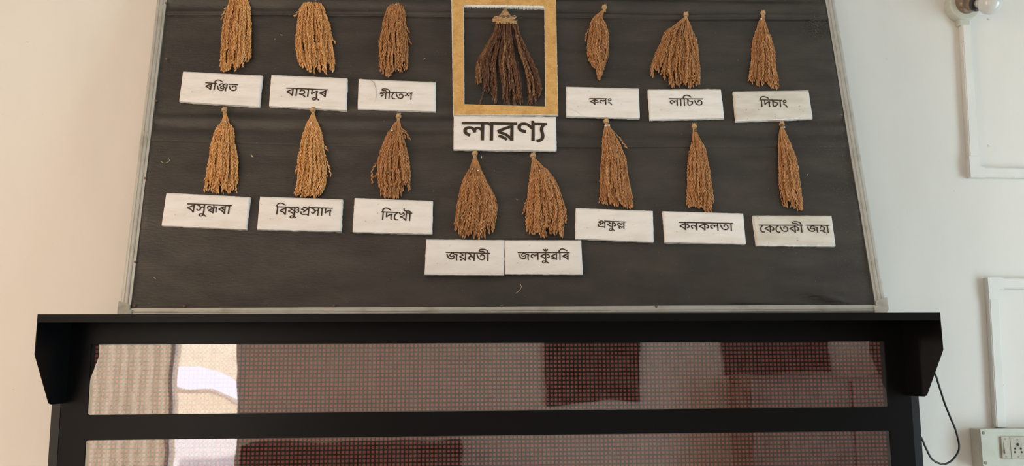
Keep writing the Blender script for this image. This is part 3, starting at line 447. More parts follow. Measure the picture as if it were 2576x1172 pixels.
M_paper_old = mat('stained_card_paper', (0.76, 0.74, 0.69), 0.6, color2=(0.60, 0.55, 0.46), c2lo=0.42, c2hi=0.78,
                  vscale=26, bump=0.6, bscale=30, bdist=0.004, stretch=(0.45, 1.7, 1))
speckle(M_paper_old, 110, 0.69, (0.36, 0.30, 0.23), 0.04)
M_foam = mat('white_foam', (0.82, 0.82, 0.80), 0.8, var=0.05, vscale=60, bump=0.8, bscale=220, bdist=0.001)
M_ink = mat('lettering_ink', (0.045, 0.030, 0.020), 0.45, spec=0.4)
M_gold = mat('gold_painted_foam', (0.78, 0.48, 0.165), 0.42, spec=0.6, metal=0.10, color2=(0.62, 0.34, 0.10), c2lo=0.4, c2hi=0.65,
             vscale=45, bump=0.9, bscale=160, bdist=0.0025)
speckle(M_gold, 300, 0.62, (0.88, 0.68, 0.36), 0.06)
M_black = mat('black_painted_steel', (0.004, 0.004, 0.0045), 0.30, spec=0.14, bump=0.12, bscale=300, bdist=0.0004)
speckle(M_black, 60, 0.80, (0.10, 0.09, 0.08), 0.04)
M_blackbody = mat('black_side_steel', (0.010, 0.012, 0.015), 0.38, spec=0.35)
M_dust = mat('grey_dust', (0.26, 0.24, 0.21), 0.9)
M_pcb = mat('led_module_mask', (0.010, 0.010, 0.011), 0.6, spec=0.3)
M_led = mat('led_lens', (0.64, 0.16, 0.13), 0.25, spec=0.7, var=0.12, vscale=55)
M_cable = mat('black_cable', (0.012, 0.014, 0.018), 0.35)
M_conduit = mat('painted_conduit', (0.80, 0.80, 0.77), 0.42, var=0.02, vscale=9, bump=0.1, bscale=40)
speckle(M_conduit, 55, 0.72, (0.40, 0.36, 0.30), 0.05)
M_boxside = mat('switch_box_side', (0.62, 0.58, 0.50), 0.5, color2=(0.5, 0.45, 0.37), vscale=20)
M_boxface = mat('switch_box_plate', (0.60, 0.62, 0.54), 0.4, color2=(0.50, 0.50, 0.42), c2lo=0.45, c2hi=0.75, vscale=18)
speckle(M_boxface, 120, 0.74, (0.30, 0.28, 0.22), 0.04)
M_switch = mat('switch_plastic', (0.50, 0.48, 0.40), 0.38, color2=(0.40, 0.37, 0.29), vscale=30)
M_hole = mat('socket_hole', (0.02, 0.018, 0.015), 0.7)
M_screw = mat('screw_steel', (0.22, 0.19, 0.14), 0.4, metal=0.6)
M_rust = mat('rusty_tack', (0.16, 0.10, 0.06), 0.5, metal=0.4, var=0.2, vscale=200)
M_bake = mat('brown_holder', (0.20, 0.14, 0.095), 0.3, spec=0.6, var=0.15, vscale=30)
M_ring = mat('dark_ring', (0.03, 0.022, 0.025), 0.3)
M_bulb = mat('milky_bulb', (0.66, 0.68, 0.66), 0.12, spec=0.7)
M_pin = mat('pearl_pin', (0.75, 0.75, 0.72), 0.2, metal=0.3)
M_wood = mat('dark_wood', (0.022, 0.014, 0.010), 0.55, spec=0.2, var=0.2, vscale=5)
M_curtain = mat('cream_curtain', (0.80, 0.72, 0.56), 0.8)
M_facade = mat('cream_render', (0.80, 0.71, 0.56), 0.8, var=0.05)
M_white_ext = mat('white_parapet', (0.86, 0.86, 0.88), 0.7)
M_ground = mat('courtyard_ground', (0.42, 0.38, 0.32), 0.9)

GOLD = [(0.42, 0.19, 0.065), (0.66, 0.345, 0.13), (0.82, 0.46, 0.19), (0.92, 0.60, 0.31)]
BRWN = [(0.26, 0.110, 0.042), (0.46, 0.22, 0.090), (0.58, 0.30, 0.130), (0.74, 0.44, 0.22)]
DARK = [(0.045, 0.022, 0.020), (0.12, 0.055, 0.038), (0.25, 0.125, 0.065), (0.50, 0.29, 0.13)]
M_pad_gold = mat('paddy_gold', tone=GOLD, rough=0.6, spec=0.3)
M_pad_brown = mat('paddy_brown', tone=BRWN, rough=0.6, spec=0.3)
M_pad_dark = mat('paddy_dark', tone=DARK, rough=0.55, spec=0.35)
M_straw = mat('dry_straw', (0.50, 0.32, 0.16), 0.6, var=0.25, vscale=150, spec=0.3)


def acrylic():
    m = bpy.data.materials.new('dusty_acrylic')
    m.use_nodes = True
    nt = m.node_tree
    for n in list(nt.nodes): nt.nodes.remove(n)
    out = nt.nodes.new('ShaderNodeOutputMaterial')
    tr = nt.nodes.new('ShaderNodeBsdfTransparent'); tr.inputs['Color'].default_value = (0.97, 0.97, 0.96, 1)
    gl = nt.nodes.new('ShaderNodeBsdfGlossy'); gl.inputs['Roughness'].default_value = 0.015
    df = nt.nodes.new('ShaderNodeBsdfDiffuse'); df.inputs['Color'].default_value = (0.75, 0.70, 0.64, 1)
    fr = nt.nodes.new('ShaderNodeFresnel'); fr.inputs['IOR'].default_value = 1.5
    sc = nt.nodes.new('ShaderNodeMath'); sc.operation = 'MULTIPLY'; sc.inputs[1].default_value = 4.6
    mx = nt.nodes.new('ShaderNodeMixShader'); m2 = nt.nodes.new('ShaderNodeMixShader')
    tc = nt.nodes.new('ShaderNodeTexCoord'); mp = nt.nodes.new('ShaderNodeMapping')
    mp.inputs['Scale'].default_value = (2.2, 1, 5)
    no = nt.nodes.new('ShaderNodeTexNoise'); no.inputs['Scale'].default_value = 1.6; no.inputs['Detail'].default_value = 1.5
    bp = nt.nodes.new('ShaderNodeBump'); bp.inputs['Strength'].default_value = 0.14; bp.inputs['Distance'].default_value = 0.004
    ns = nt.nodes.new('ShaderNodeTexNoise'); ns.inputs['Scale'].default_value = 30; ns.inputs['Detail'].default_value = 6
    rp = nt.nodes.new('ShaderNodeMapRange')
    rp.inputs['From Min'].default_value = 0.35; rp.inputs['From Max'].default_value = 0.75
    rp.inputs['To Min'].default_value = 0.004; rp.inputs['To Max'].default_value = 0.03
    L = nt.links.new
    L(tc.outputs['Object'], mp.inputs['Vector']); L(mp.outputs['Vector'], no.inputs['Vector'])
    L(no.outputs['Fac'], bp.inputs['Height'])
    L(bp.outputs['Normal'], gl.inputs['Normal'])
    L(tc.outputs['Object'], ns.inputs['Vector']); L(ns.outputs['Fac'], rp.inputs['Value'])
    L(fr.outputs['Fac'], sc.inputs[0]); L(sc.outputs[0], mx.inputs['Fac'])
    L(tr.outputs[0], mx.inputs[1]); L(gl.outputs[0], mx.inputs[2])
    L(rp.outputs['Result'], m2.inputs['Fac']); L(mx.outputs[0], m2.inputs[1]); L(df.outputs[0], m2.inputs[2])
    L(m2.outputs[0], out.inputs['Surface'])
    return m


M_acrylic = acrylic()

# ------------------------------------------------------------------ room shell (z = 0 is the top of the upper display window)
WY = 0.32           # wall plane behind the board
X0, X1, YR, ZF, ZC = -3.4, 3.7, -4.6, -1.75, 1.65


def struct(name, mb, m):
    return tag(mb.obj(name, m), kind='structure')


b = MB(); b.box(X0 - .2, X1 + .2, WY, WY + .2, ZF - .1, ZC + .1); struct('wall_front', b, M_wall)
b = MB(); b.box(X0 - .2, X1 + .2, YR - .2, WY + .2, ZF - .1, ZF); struct('floor', b, M_floor)
b = MB(); b.box(X0 - .2, X1 + .2, YR - .2, WY + .2, ZC, ZC + .15); struct('ceiling', b, M_ceil)


def wall_with_hole(name, axis, at, th, a0, a1, h, m):
    """wall slab normal to axis at coordinate 'at' (thickness th outwards) spanning a0..a1, with one hole (b0,b1,z0,z1)"""
    b0, b1, z0, z1 = h
    mb = MB()
    for (p, q, r, s) in ((a0, b0, ZF, ZC), (b1, a1, ZF, ZC), (b0, b1, ZF, z0), (b0, b1, z1, ZC)):
        if q - p < 1e-4 or s - r < 1e-4: continue
        if axis == 'x': mb.box(min(at, at + th), max(at, at + th), p, q, r, s)
        else: mb.box(p, q, min(at, at + th), max(at, at + th), r, s)
    return struct(name, mb, m)


b = MB(); b.box(X0 - .2, X0, YR, WY, ZF, ZC); struct('wall_left', b, M_wall_in)
b = MB(); b.box(X1, X1 + .2, YR, WY, ZF, ZC); struct('wall_right', b, M_wall_in)
wall_with_hole('wall_rear', 'y', YR, -.2, X0, X1, (-2.765, -1.565, ZF, 0.65), M_wall_in)


def side_window(name, x, y0, y1, z0, z1, s):
    mb = MB()
    t = .05
    xa, xb = sorted((x, x + s * .05))
    for y in np.linspace(y0, y1, 5):
        mb.box(xa, xb, y - t / 2, y + t / 2, z0, z1)
    for z in (z0, (z0 + z1) / 2, z1):
        mb.box(xa, xb, y0, y1, z - t / 2, z + t / 2)
    return struct(name, mb, M_wood)


side_window('window_1', X0, -4.1, -0.3, -1.4, 0.5, 1)
side_window('window_2', X1, -3.2, -0.5, -1.4, 0.5, -1)

# door opening of the rear wall: frame, curtain on the left half
mb = MB()
for x in (-2.765, -1.625): mb.box(x, x + .06, YR - .12, YR, ZF, .65)
mb.box(-2.765, -1.565, YR - .12, YR, .59, .65)
mb.box(-2.13, -2.10, YR - .12, YR - .06, ZF, .59)
struct('door_1', mb, M_conduit)
pts = []
nx, nz = 60, 3
V = []
for j in range(nz):
    for i in range(nx):
        u = i / (nx - 1)
        V.append((-2.75 + u * .66, YR - .16 + .025 * math.sin(u * 44) + .008 * math.sin(u * 17), ZF + .05 + j / (nz - 1) * 2.3))
F = [(j * nx + i, j * nx + i + 1, (j + 1) * nx + i + 1, (j + 1) * nx + i) for j in range(nz - 1) for i in range(nx - 1)]
cur = mesh('curtain', V, F, M_curtain, smooth=True)
nt = M_curtain.node_tree
bs = nt.nodes['Principled BSDF']; trl = nt.nodes.new('ShaderNodeBsdfTranslucent'); trl.inputs['Color'].default_value = (0.82, 0.74, 0.56, 1)
mxs = nt.nodes.new('ShaderNodeMixShader'); mxs.inputs[0].default_value = 0.8
nt.links.new(bs.outputs[0], mxs.inputs[1]); nt.links.new(trl.outputs[0], mxs.inputs[2])
nt.links.new(mxs.outputs[0], nt.nodes['Material Output'].inputs['Surface'])
tag(cur, 'cream curtain mirrored at the left end of the display glass', 'curtain')

# dark things on the rear wall that the acrylic mirrors
M_teak = mat('added_wardrobe_brown', (0.26, 0.19, 0.15), 0.45, var=0.15, vscale=4)
e = empty('added_wardrobe', Matrix.Translation((2.72, YR + .27, ZF)))  # out-of-view piece added to darken the reflection at the glass's right end
b = MB(); b.box(-.72, .72, -.22, .22, .05, 1.64, .004); b.obj('carcass', M_teak, e)
for s in (-1, 1):
    b = MB(); b.box(s * .36 - .345, s * .36 + .345, .22, .24, .08, 1.61, .003); d = b.obj('added_wardrobe_door', M_teak, e)
    b = MB(); b.box(s * .04 - .006, s * .04 + .006, .24, .265, .8, .95); b.obj('handle', M_screw, d)
for sx in (-.66, .66):
    b = MB(); b.box(sx - .03, sx + .03, -.2, .2, 0, .05); b.obj('plinth', M_teak, e)
tag(e, 'brown wardrobe added out of view to dim the reflection at the right end of the display glass', 'added_wardrobe')
for (x0, x1, z0, z1, lab) in ((.62, 1.33, -.32, .75, 'dark board mirrored right of the middle of the display glass'),
                              (1.98, 2.80, -.09, .55, 'dark board mirrored near the right end of the display glass')):
    e = empty('notice_board', Matrix.Translation(((x0 + x1) / 2, YR, (z0 + z1) / 2)))
    hx, hz = (x1 - x0) / 2, (z1 - z0) / 2
    b = MB(); b.box(-hx + .03, hx - .03, .005, .02, -hz + .03, hz - .03); b.obj('panel', M_wood, e)
    b = MB()
    b.box(-hx, hx, .0, .03, hz - .03, hz); b.box(-hx, hx, .0, .03, -hz, -hz + .03)
    b.box(-hx, -hx + .03, .0, .03, -hz + .03, hz - .03); b.box(hx - .03, hx, .0, .03, -hz + .03, hz - .03)
    b.obj('frame', M_wood, e)
    tag(e, lab, 'notice board')
e = empty('side_cupboard', Matrix.Translation((-.75, YR + .235, ZF)))
b = MB(); b.box(-.75, .75, -.2, .2, .06, 1.18, .006); b.obj('carcass', M_wood, e)
for s in (-1, 1):
    b = MB(); b.box(s * .37 - .355, s * .37 + .355, .2, .22, .1, 1.15, .003); d = b.obj('cupboard_door', M_wood, e)
    b = MB(); b.box(s * .05 - .006, s * .05 + .006, .22, .245, .6, .72); b.obj('handle', M_screw, d)
for sx in (-.7, .7):
    for sy in (-.15, .15):
        b = MB(); b.box(sx - .025, sx + .025, sy - .025, sy + .025, 0, .06); b.obj('leg', M_wood, e)
tag(e, 'dark cupboard mirrored in the lower strip of the display glass', 'cupboard')

# courtyard outside the rear door
b = MB(); b.box(-14, 10, -16, YR - .2, ZF - .15, ZF - .05); tag(b.obj('ground', M_ground), kind='structure')
b = MB()
b.prism([(-6.5, ZF - .05), (0.5, ZF - .05), (0.5, -1.3), (-2.35, -.50), (-2.95, -.26), (-3.45, -.22), (-4.2, -.45), (-6.5, -.5)], -9.4, -9.1, axis='y')
tag(b.obj('courtyard_building', M_facade), 'cream building mirrored below the bright strip at the left of the display glass', 'building')
b = MB()
b.prism([(-6.5, .9), (-6.5, -.1), (-3.6, -.02), (-3.0, -.02), (-2.6, -.16), (-2.2, -.34), (0.2, -.9), (.2, .9)], -9.05, -8.85, axis='y')
for x in (-6.3, .05): b.box(x, x + .12, -9.0, -8.9, ZF - .05, -.1)
tag(b.obj('canopy', M_facade), 'cream canopy mirrored above the bright strip at the left of the display glass', 'canopy')
b = MB(); b.box(-4.4, -1.9, -7.3, -7.15, ZF - .05, -.72)
tag(b.obj('parapet', M_white_ext), 'white low wall mirrored in the lower display strip near its left end', 'low wall')

# ------------------------------------------------------------------ display cabinet
W = 0.97
cab = empty('led_display_cabinet', Matrix.Translation((0, 0, -0.45)))
tag(cab, 'wide black steel cabinet with rows of red LED lenses, under the black board', 'display board')
OFF = Matrix.Translation((0, 0, 0.45))
ZB = -0.455
wins = [(0.0, -0.164), (-0.2211, -0.3855)]
# front face: one sheet with two long openings
xs = [-1.03, -W, W, 1.03]
zs = [0.0565, wins[0][0], wins[0][1], wins[1][0], wins[1][1], ZB]
mb = MB()
V, F = [], []
for y in (0.0, 0.006):
    for z in zs:
        for x in xs: V.append((x, y, z))
def vid(l, j, i): return l * 24 + j * 4 + i
for j in range(5):
    for i in range(3):
        if i == 1 and j in (1, 3):
            for (a, c) in (((j, i), (j, i + 1)), ((j, i + 1), (j + 1, i + 1)), ((j + 1, i + 1), (j + 1, i)), ((j + 1, i), (j, i))):
                F.append((vid(0, *a), vid(0, *c), vid(1, *c), vid(1, *a)))
            continue
        F.append((vid(0, j, i), vid(0, j + 1, i), vid(0, j + 1, i + 1), vid(0, j, i + 1)))
        F.append((vid(1, j, i), vid(1, j, i + 1), vid(1, j + 1, i + 1), vid(1, j + 1, i)))
for j in range(5):
    F.append((vid(0, j, 0), vid(1, j, 0), vid(1, j + 1, 0), vid(0, j + 1, 0)))
    F.append((vid(0, j, 3), vid(0, j + 1, 3), vid(1, j + 1, 3), vid(1, j, 3)))
for i in range(3):
    F.append((vid(0, 0, i), vid(0, 0, i + 1), vid(1, 0, i + 1), vid(1, 0, i)))
    F.append((vid(0, 5, i), vid(1, 5, i), vid(1, 5, i + 1), vid(0, 5, i + 1)))
mesh('front_frame', V, F, M_black, cab, OFF)
mb = MB()
mb.box(-1.056, 1.056, .30, .32, ZB, .0565)
for s in (-1, 1):
    mb.box(*sorted((s * 1.056, s * 1.046)), .012, .30, ZB, .0565)
    mb.box(*sorted((s * 1.046, s * 1.036)), .012, .022, ZB, .0565)
    mb.box(*sorted((s * 1.036, s * 1.026)), .080, .084, ZB, .0565)
mb.box(-1.056, 1.056, .006, .30, .0565, .0605)
mb.box(-1.056, 1.056, .012, .30, ZB - .004, ZB)
mb.obj('cabinet_body', M_blackbody, cab, OFF)
# hood: top plate with a turned-down lip and two tapering cheeks
HD, HW = 0.180, 1.019
mb = MB()
mb.box(-HW, HW, -HD, .012, .0575, .0605)
mb.box(-HW, HW, -HD, -HD + .002, .043, .0575)
hood = mb.obj('hood_top', M_black, cab, OFF)
prof = [(0.0, .0605), (-HD, .0605), (-HD - .002, -.026), (-.100, -.126), (-.094, -.133), (-.083, -.136), (0.0, -.136)]
for s in (-1, 1):
    mb = MB(); mb.prism(prof, *sorted((s * HW, s * (HW + .002))), axis='x')
    mb.obj('hood_cheek', M_black, cab, OFF)
# screws on the face above the windows
# acrylic strips (corners clipped) set just proud of the frame edge
for (z0, z1) in wins:
    mb = MB()
    c = .004
    poly = [(-W + c, z0 - .0005), (W - c, z0 - .0005), (W - .0005, z0 - c), (W - .0005, z1 + c), (W - c, z1 + .0005), (-W + c, z1 + .0005),
            (-W + .0005, z1 + c), (-W + .0005, z0 - c)]
    mb.v = [(x, .003, z) for x, z in poly]; mb.f = [tuple(range(8))[::-1]]; mb.t = [0] * 8
    tag(mb.obj('acrylic_strip', M_acrylic, cab, OFF), 'long clear acrylic strip with wrinkles and dust')

# LED modules, 32 x 16 lenses each
PX, PZ = 0.01006, 0.01015
half = .0041
ring = [(1, .62), (.62, 1), (-.62, 1), (-1, .62), (-1, -.62), (-.62, -1), (.62, -1), (1, -.62)]
half = .0038
led_v = np.array([(x * half, 0, z * half) for x, z in ring] + [(x * half * .80, -.0026, z * half * .80) for x, z in ring] + [(0, -.0034, 0)])
led_f = [(k, (k + 1) % 8, 8 + (k + 1) % 8, 8 + k) for k in range(8)] + [(8 + k, 8 + (k + 1) % 8, 16) for k in range(8)]
led_f = np.array([f if len(f) == 4 else f + (-1,) for f in led_f])
led_mesh = None
for wi, (z0, z1) in enumerate(wins):
    zc = (z0 + z1) / 2
    for k in range(6):
        xc = (k - 2.5) * 32 * PX
        m = MB(); m.box(-16 * PX + .0003, 16 * PX - .0003, 0, .012, -8 * PZ - .001, 8 * PZ + .001)
        mod = m.obj('led_module', M_pcb, cab, OFF @ Matrix.Translation((xc, .014, zc)))
        if led_mesh is None:
            gx, gz = np.meshgrid((np.arange(32) - 15.5) * PX, (np.arange(16) - 7.5) * PZ)
            cen = np.stack([gx.ravel(), np.zeros(512), gz.ravel()], 1)
            VV = (led_v[None] + cen[:, None]).reshape(-1, 3)
            FF = []
            for i in range(512):
                for f in led_f:
                    FF.append(tuple(int(a) + i * 17 for a in f if a >= 0))
            o = mesh('led_lenses', VV, FF, M_led, mod)
            led_mesh = o.data
        else:
            o = bpy.data.objects.new('led_lenses', led_mesh); C.objects.link(o); o.parent = mod
        tag(o, kind='stuff')
b = MB(); b.box(-1.03, 1.03, .03, .034, ZB, .05); b.obj('inner_plate', M_pcb, cab, OFF)
# mains lead looping out at the right
cab_path = [(1.052, -.045, .03), (1.12, .02, -.02), (1.165, .12, -.055), (1.1835, .16, -.082), (1.1935, .16, -.1153), (1.2055, .16, -.1607), (1.2199, .16, -.2028),
            (1.2307, .16, -.2333), (1.2374, .16, -.2729), (1.2301, .16, -.2946), (1.2097, .16, -.3147), (1.1861, .16, -.3209),
            (1.1542, .15, -.3071), (1.1332, .14, -.2758), (1.115, .13, -.245), (1.085, .12, -.235), (1.054, .12, -.235)]
cab_path[0] = (1.054, .14, -.03)
cab_path[1] = (1.10, .155, -.03)
cab_path[2] = (1.155, .16, -.045)


def smooth_path(P, n=6):
    P = [Vector(p) for p in P]
    out = []
    for i in range(len(P) - 1):
        p0, p1, p2, p3 = P[max(i - 1, 0)], P[i], P[i + 1], P[min(i + 2, len(P) - 1)]
        for k in range(n):
            t = k / n
            out.append(.5 * ((2 * p1) + (-p0 + p2) * t + (2 * p0 - 5 * p1 + 4 * p2 - p3) * t * t + (-p0 + 3 * p1 - 3 * p2 + p3) * t ** 3))
    out.append(P[-1])
    return out


b = MB(); b.tube(smooth_path(cab_path), .0027, 8)
tag(b.obj('power_cable', M_cable, smooth=True), 'thin black power cable looping out of the right side of the display cabinet', 'cable')

# ------------------------------------------------------------------ the leaning board
lean, yaw = 0.194627, -0.060753
cs, sn, cl, sl = math.cos(yaw), math.sin(yaw), math.cos(lean), math.sin(lean)
U = Vector((cs, sn, 0)); Vv = Vector((-sn * sl, cs * sl, cl)); Nn = U.cross(Vv)
BM = Matrix(((U.x, Vv.x, Nn.x, 0), (U.y, Vv.y, Nn.y, .04), (U.z, Vv.z, Nn.z, .08769), (0, 0, 0, 1)))
VT = 1.02           # height of the board
board = empty('display_board', BM @ Matrix.Translation((0, -.026, 0)))
tag(board, 'large black cloth board in an aluminium frame above the display cabinet', 'board')
BO = Matrix.Translation((0, .026, 0))
def sig(x): return 1 / (1 + math.exp(-max(-40, min(40, x))))
def left_u(v): return -.9204 - .0184 * v
def right_u(v): return .9491 - .0166 * v
# cloth: a real sheet with seams, sags and folds
us = np.linspace(0, 1, 321)
vs = np.unique(np.concatenate([np.linspace(0, 1, 170), np.linspace(.424, .456, 56), np.linspace(.808, .842, 56)])) 
def seam1(u): return .8512 + (u + .894) * (-.0197 / 1.82) + .0015 * math.sin(u * 9)
def seam2(u): return .4599 - .0185 * min(1, (u + .83) / .7) if u < -.12 else .4410 - .002 * (u + .12)
Vc = []
vt = VT
for v in vs:
    for a in us:
        vv = v * vt
        u = left_u(vv) + a * (right_u(vv) - left_u(vv))
        h = 0.0
        # seams: the upper width of cloth overlaps the lower one
        s1 = seam1(u); d = vv - s1
        h += .0046 * sig(d / .0006) * math.exp(-max(d, 0) / .06) - .0022 * math.exp(-((d + .0012) / .0012) ** 2) + .0030 * math.exp(-((d - .013) / .005) ** 2)
        s2 = seam2(u); d = vv - s2
        k = .35 + .65 * (0.5 + .5 * math.sin(u * 5.1 + 1))
        h += k * (.0030 * sig(d / .0006) * math.exp(-max(d, 0) / .03) - .0018 * math.exp(-((d + .001) / .001) ** 2))
        n1 = mnoise.noise(Vector((u * 1.6, vv * 7.0, 1.3)))
        n2 = mnoise.noise(Vector((u * 4.0, vv * 17.0, 7.1)))
        n3 = mnoise.noise(Vector((u * 30, vv * 60, 3.1)))
        h += .0080 * n1 + .0036 * n2 + .0005 * n3
        # horizontal sag ripples below the upper cards
        band = math.exp(-((vv - .515 + .02 * u) / .045) ** 2)
        h += .0075 * band * math.sin((vv - .5 + .015 * u) * 120 + 1.5 * n1) * (.6 + .4 * mnoise.noise(Vector((u * 3, 0, 5))))
        band = math.exp(-((vv - .92) / .05) ** 2)
        h += .0110 * band * math.sin((vv + .02 * u) * 80 + 2 * n1)
        # creases near the bottom edge and the loose fold at the lower right
        band = math.exp(-((vv - .03) / .028) ** 2)
        h += .0030 * band * mnoise.noise(Vector((u * 9, vv * 10, 9)))
        h += .010 * math.exp(-((u - .80 - (0.035 - vv) * 2.2) / .05) ** 2) * math.exp(-((vv - .03) / .022) ** 2)
        e = min(1, min(a, 1 - a) / .008, v / .008)
        Vc.append((u, vv, .0008 + max(-.004, h * e)))
nu = len(us)
Fc = [(j * nu + i, j * nu + i + 1, (j + 1) * nu + i + 1, (j + 1) * nu + i) for j in range(len(vs) - 1) for i in range(nu - 1)]
cloth = mesh('cloth', Vc, Fc, M_cloth, board, BO, smooth=True)
tag(cloth, 'black wrinkled cloth covering with two horizontal seams')
mb = MB()
mb.prism([(left_u(0) - .012, -.02), (right_u(0) + .012, -.02), (right_u(VT) + .012, VT + .01), (left_u(VT) - .012, VT + .01)], -.022, -.004)
mb.obj('backing_board', M_backing, board, BO)


def rail(p, q, inward, w, name='frame_rail', lab=None):
    """channel rail from p to q (board plane), its width w laid on the outer side"""
    p, q = Vector(p), Vector(q)
    d = (q - p); L = d.length; d.normalize()
    n = Vector((-d.y, d.x)) * inward
    mb = MB()
    prof = [(-.004, .000), (-.004, .0045), (.003, .0045), (.0035, .0065), (.006, .0075), (w * .45, .0075), (w * .45 + .0012, .0060), (w * .45 + .0028, .0060),
            (w * .45 + .004, .0075), (w - .004, .0072), (w, .0035), (w, -.024), (-.004, -.024)]
    nn = max(2, int(L / .05))
    V, F = [], []
    for i in range(nn + 1):
        c = p + d * (L * i / nn)
        wob = .0006 * mnoise.noise(Vector((i * .7, p.x * 3, p.y)))
        for (a, z) in prof:
            x = c - n * (a + wob)
            V.append((x.x, x.y, z))
    m = len(prof)
    for i in range(nn):
        for k in range(m):
            F.append((i * m + k, i * m + (k + 1) % m, (i + 1) * m + (k + 1) % m, (i + 1) * m + k))
    F.append(tuple(range(m))); F.append(tuple(range(nn * m, nn * m + m))[::-1])
    o = mesh(name, V, F, M_alu, board, BO)
    return o


bl, br, tl, tr = (left_u(0), -.001), (right_u(0), -.002), (left_u(VT), VT), (right_u(VT), VT)
rail(bl, (tl[0], tl[1] + .02), -1, .0225)
rail(br, (tr[0], tr[1] + .02), 1, .0225)
rail((bl[0] - .015, bl[1]), (br[0] + .015, br[1]), 1, .0165)
rail((tl[0] - .015, tl[1]), (tr[0] + .015, tr[1]), -1, .0185)
for (cx, cy, sx) in ((bl[0], -.001, -1), (br[0], -.002, 1)):
    poly = []
    ox, oy = sx * .0255, -.0215
    poly = [(cx - sx * .004, cy + .012), (cx + ox, cy + .022)]
    for k in range(7):
        w = k / 6 * math.pi / 2
        poly.append((cx + ox - sx * .016 * (1 - math.cos(w)), cy + oy + .016 * (1 - math.sin(w))))
    poly += [(cx - sx * .010, cy + oy), (cx - sx * .010, cy - .0005), (cx - sx * .004, cy - .0005)]
    if sx > 0: poly = poly[::-1]
    mb = MB(); mb.prism(poly, -.024, .0095)
    mb.obj('corner_cap', M_corner, board, BO)
for (u, v) in TACKS:
    mb = MB(); mb.lathe([(.0001, .0042), (.0022, .0036), (.0036, .0020), (.0040, .0003), (.0038, -.001)], 10)
    mb.obj('tack', M_rust, board, BO @ Matrix.Translation((u, v, .0025)), smooth=True)

BG = BM


def surf(h):
    return h


# loose bits caught on the cloth
def grain_mesh_arrays(L=.0085, w=.00135, seg=5):
    V = [(0, 0, 0)]
    for (t, r) in ((.22, .72), (.55, 1.0), (.84, .55)):
        for k in range(seg):
            a = 2 * math.pi * k / seg
            V.append((math.cos(a) * r * w, t * L, math.sin(a) * r * w * .8))
    V.append((0, L, 0))
    F = [(0, 1 + (k + 1) % seg, 1 + k) for k in range(seg)]
    for j in range(2):
        for k in range(seg):
            a = 1 + j * seg
            F.append((a + k, a + (k + 1) % seg, a + seg + (k + 1) % seg, a + seg + k))
    e = 1 + 3 * seg
    F += [(1 + 2 * seg + k, 1 + 2 * seg + (k + 1) % seg, e) for k in range(seg)]
    return np.array(V), F


GV, GF = grain_mesh_arrays()
M_husk = mat('pale_husk', (0.62, 0.50, 0.32), 0.6, var=0.2, vscale=200)
HUSKS = [((-.6481, .4119), 40, 1.25, 'pale rice husk on the cloth between the two leftmost second-row bundles'),
         ((-.5983, .7816), 65, .9, 'pale rice husk on the cloth between the two leftmost upper bundles'),
         ((-.6192, .7677), -20, .6, 'tiny husk below left of the husk between the two leftmost upper bundles'),
         ((-.0452, .4064), 10, 1.0, 'pale husk beside the top of the left bundle under the large name card'),
         ((.0483, .2881), 50, .7, 'small husk on the cloth between the two bundles under the large name card'),
         ((-.2004, .708), 110, .8, 'small husk on the cloth left of the gold frame'),
         ((-.8616, .0788), 60, .9, 'small husk near the lower left corner of the black board'),
         ((.8128, .3541), -35, .8, 'small pale husk on the cloth right of the rightmost lower bundle')]
for (p, ang, s, lab) in HUSKS:
    o = mesh('rice_husk', GV * s, GF, M_husk, mtx=BM @ Matrix.Translation((p[0], p[1], .006)) @ Matrix.Rotation(R(ang), 4, 'Z'), smooth=True)
    tag(o, lab, 'husk', 'loose husks caught on the cloth')
for (path, lab, r) in (([(.0517, .062), (.055, .054), (.052, .046), (.046, .040), (.040, .036)], 'short curled pale fibre on the cloth below the right lower centre card', .0006),
                       ([(-.888, .401), (-.880, .396), (-.872, .398), (-.866, .404), (-.870, .409)], 'pale curled fibre on the cloth near the left frame rail', .0006)):
    b = MB(); b.tube(smooth_path([(x, y, .0055) for x, y in path], 4), r, 5)
    tag(b.obj('fibre', M_husk, mtx=BM), lab, 'fibre')
# fine dust: too small to count
b = MB()
for i in range(2600):
    if rng.random() < .6:
        v = rng.random() * .98; u = (right_u(v) - abs(rng.normal(0, .05)) - .004) if rng.random() < .7 else (left_u(v) + abs(rng.normal(0, .04)) + .004)
    else:
        v = rng.random() * .98; u = left_u(v) + rng.random() * (right_u(v) - left_u(v))
    L = .0005 + .0020 * rng.random() ** 4; a = rng.random() * 6.28; w = .0003 + .00025 * rng.random()
    dx, dy = math.cos(a) * L, math.sin(a) * L; nx_, ny_ = -math.sin(a) * w, math.cos(a) * w
    z = .0052
    b.add([(u - dx, v - dy, z - .002), (u + nx_, v + ny_, z), (u + dx, v + dy, z), (u - nx_, v - ny_, z)], [(0, 1, 2), (0, 2, 3)])
for i in range(260):
    u, v = .893 + rng.normal(0, .016), .805 + rng.normal(0, .022)
    if u > right_u(v) - .003: continue
    L = .0010 + .0035 * rng.random() ** 2; a = rng.random() * 6.28; w = .00022
    dx, dy = math.cos(a) * L, math.sin(a) * L; nx_, ny_ = -math.sin(a) * w, math.cos(a) * w
    b.add([(u - dx, v - dy, .004), (u + nx_, v + ny_, .0065), (u + dx, v + dy, .006), (u - nx_, v - ny_, .0065)], [(0, 1, 2), (0, 2, 3)])
tag(b.obj('dust_specks', M_dust, mtx=BM), 'fine pale dust and chaff specks scattered over the black cloth', 'dust', kind='stuff')


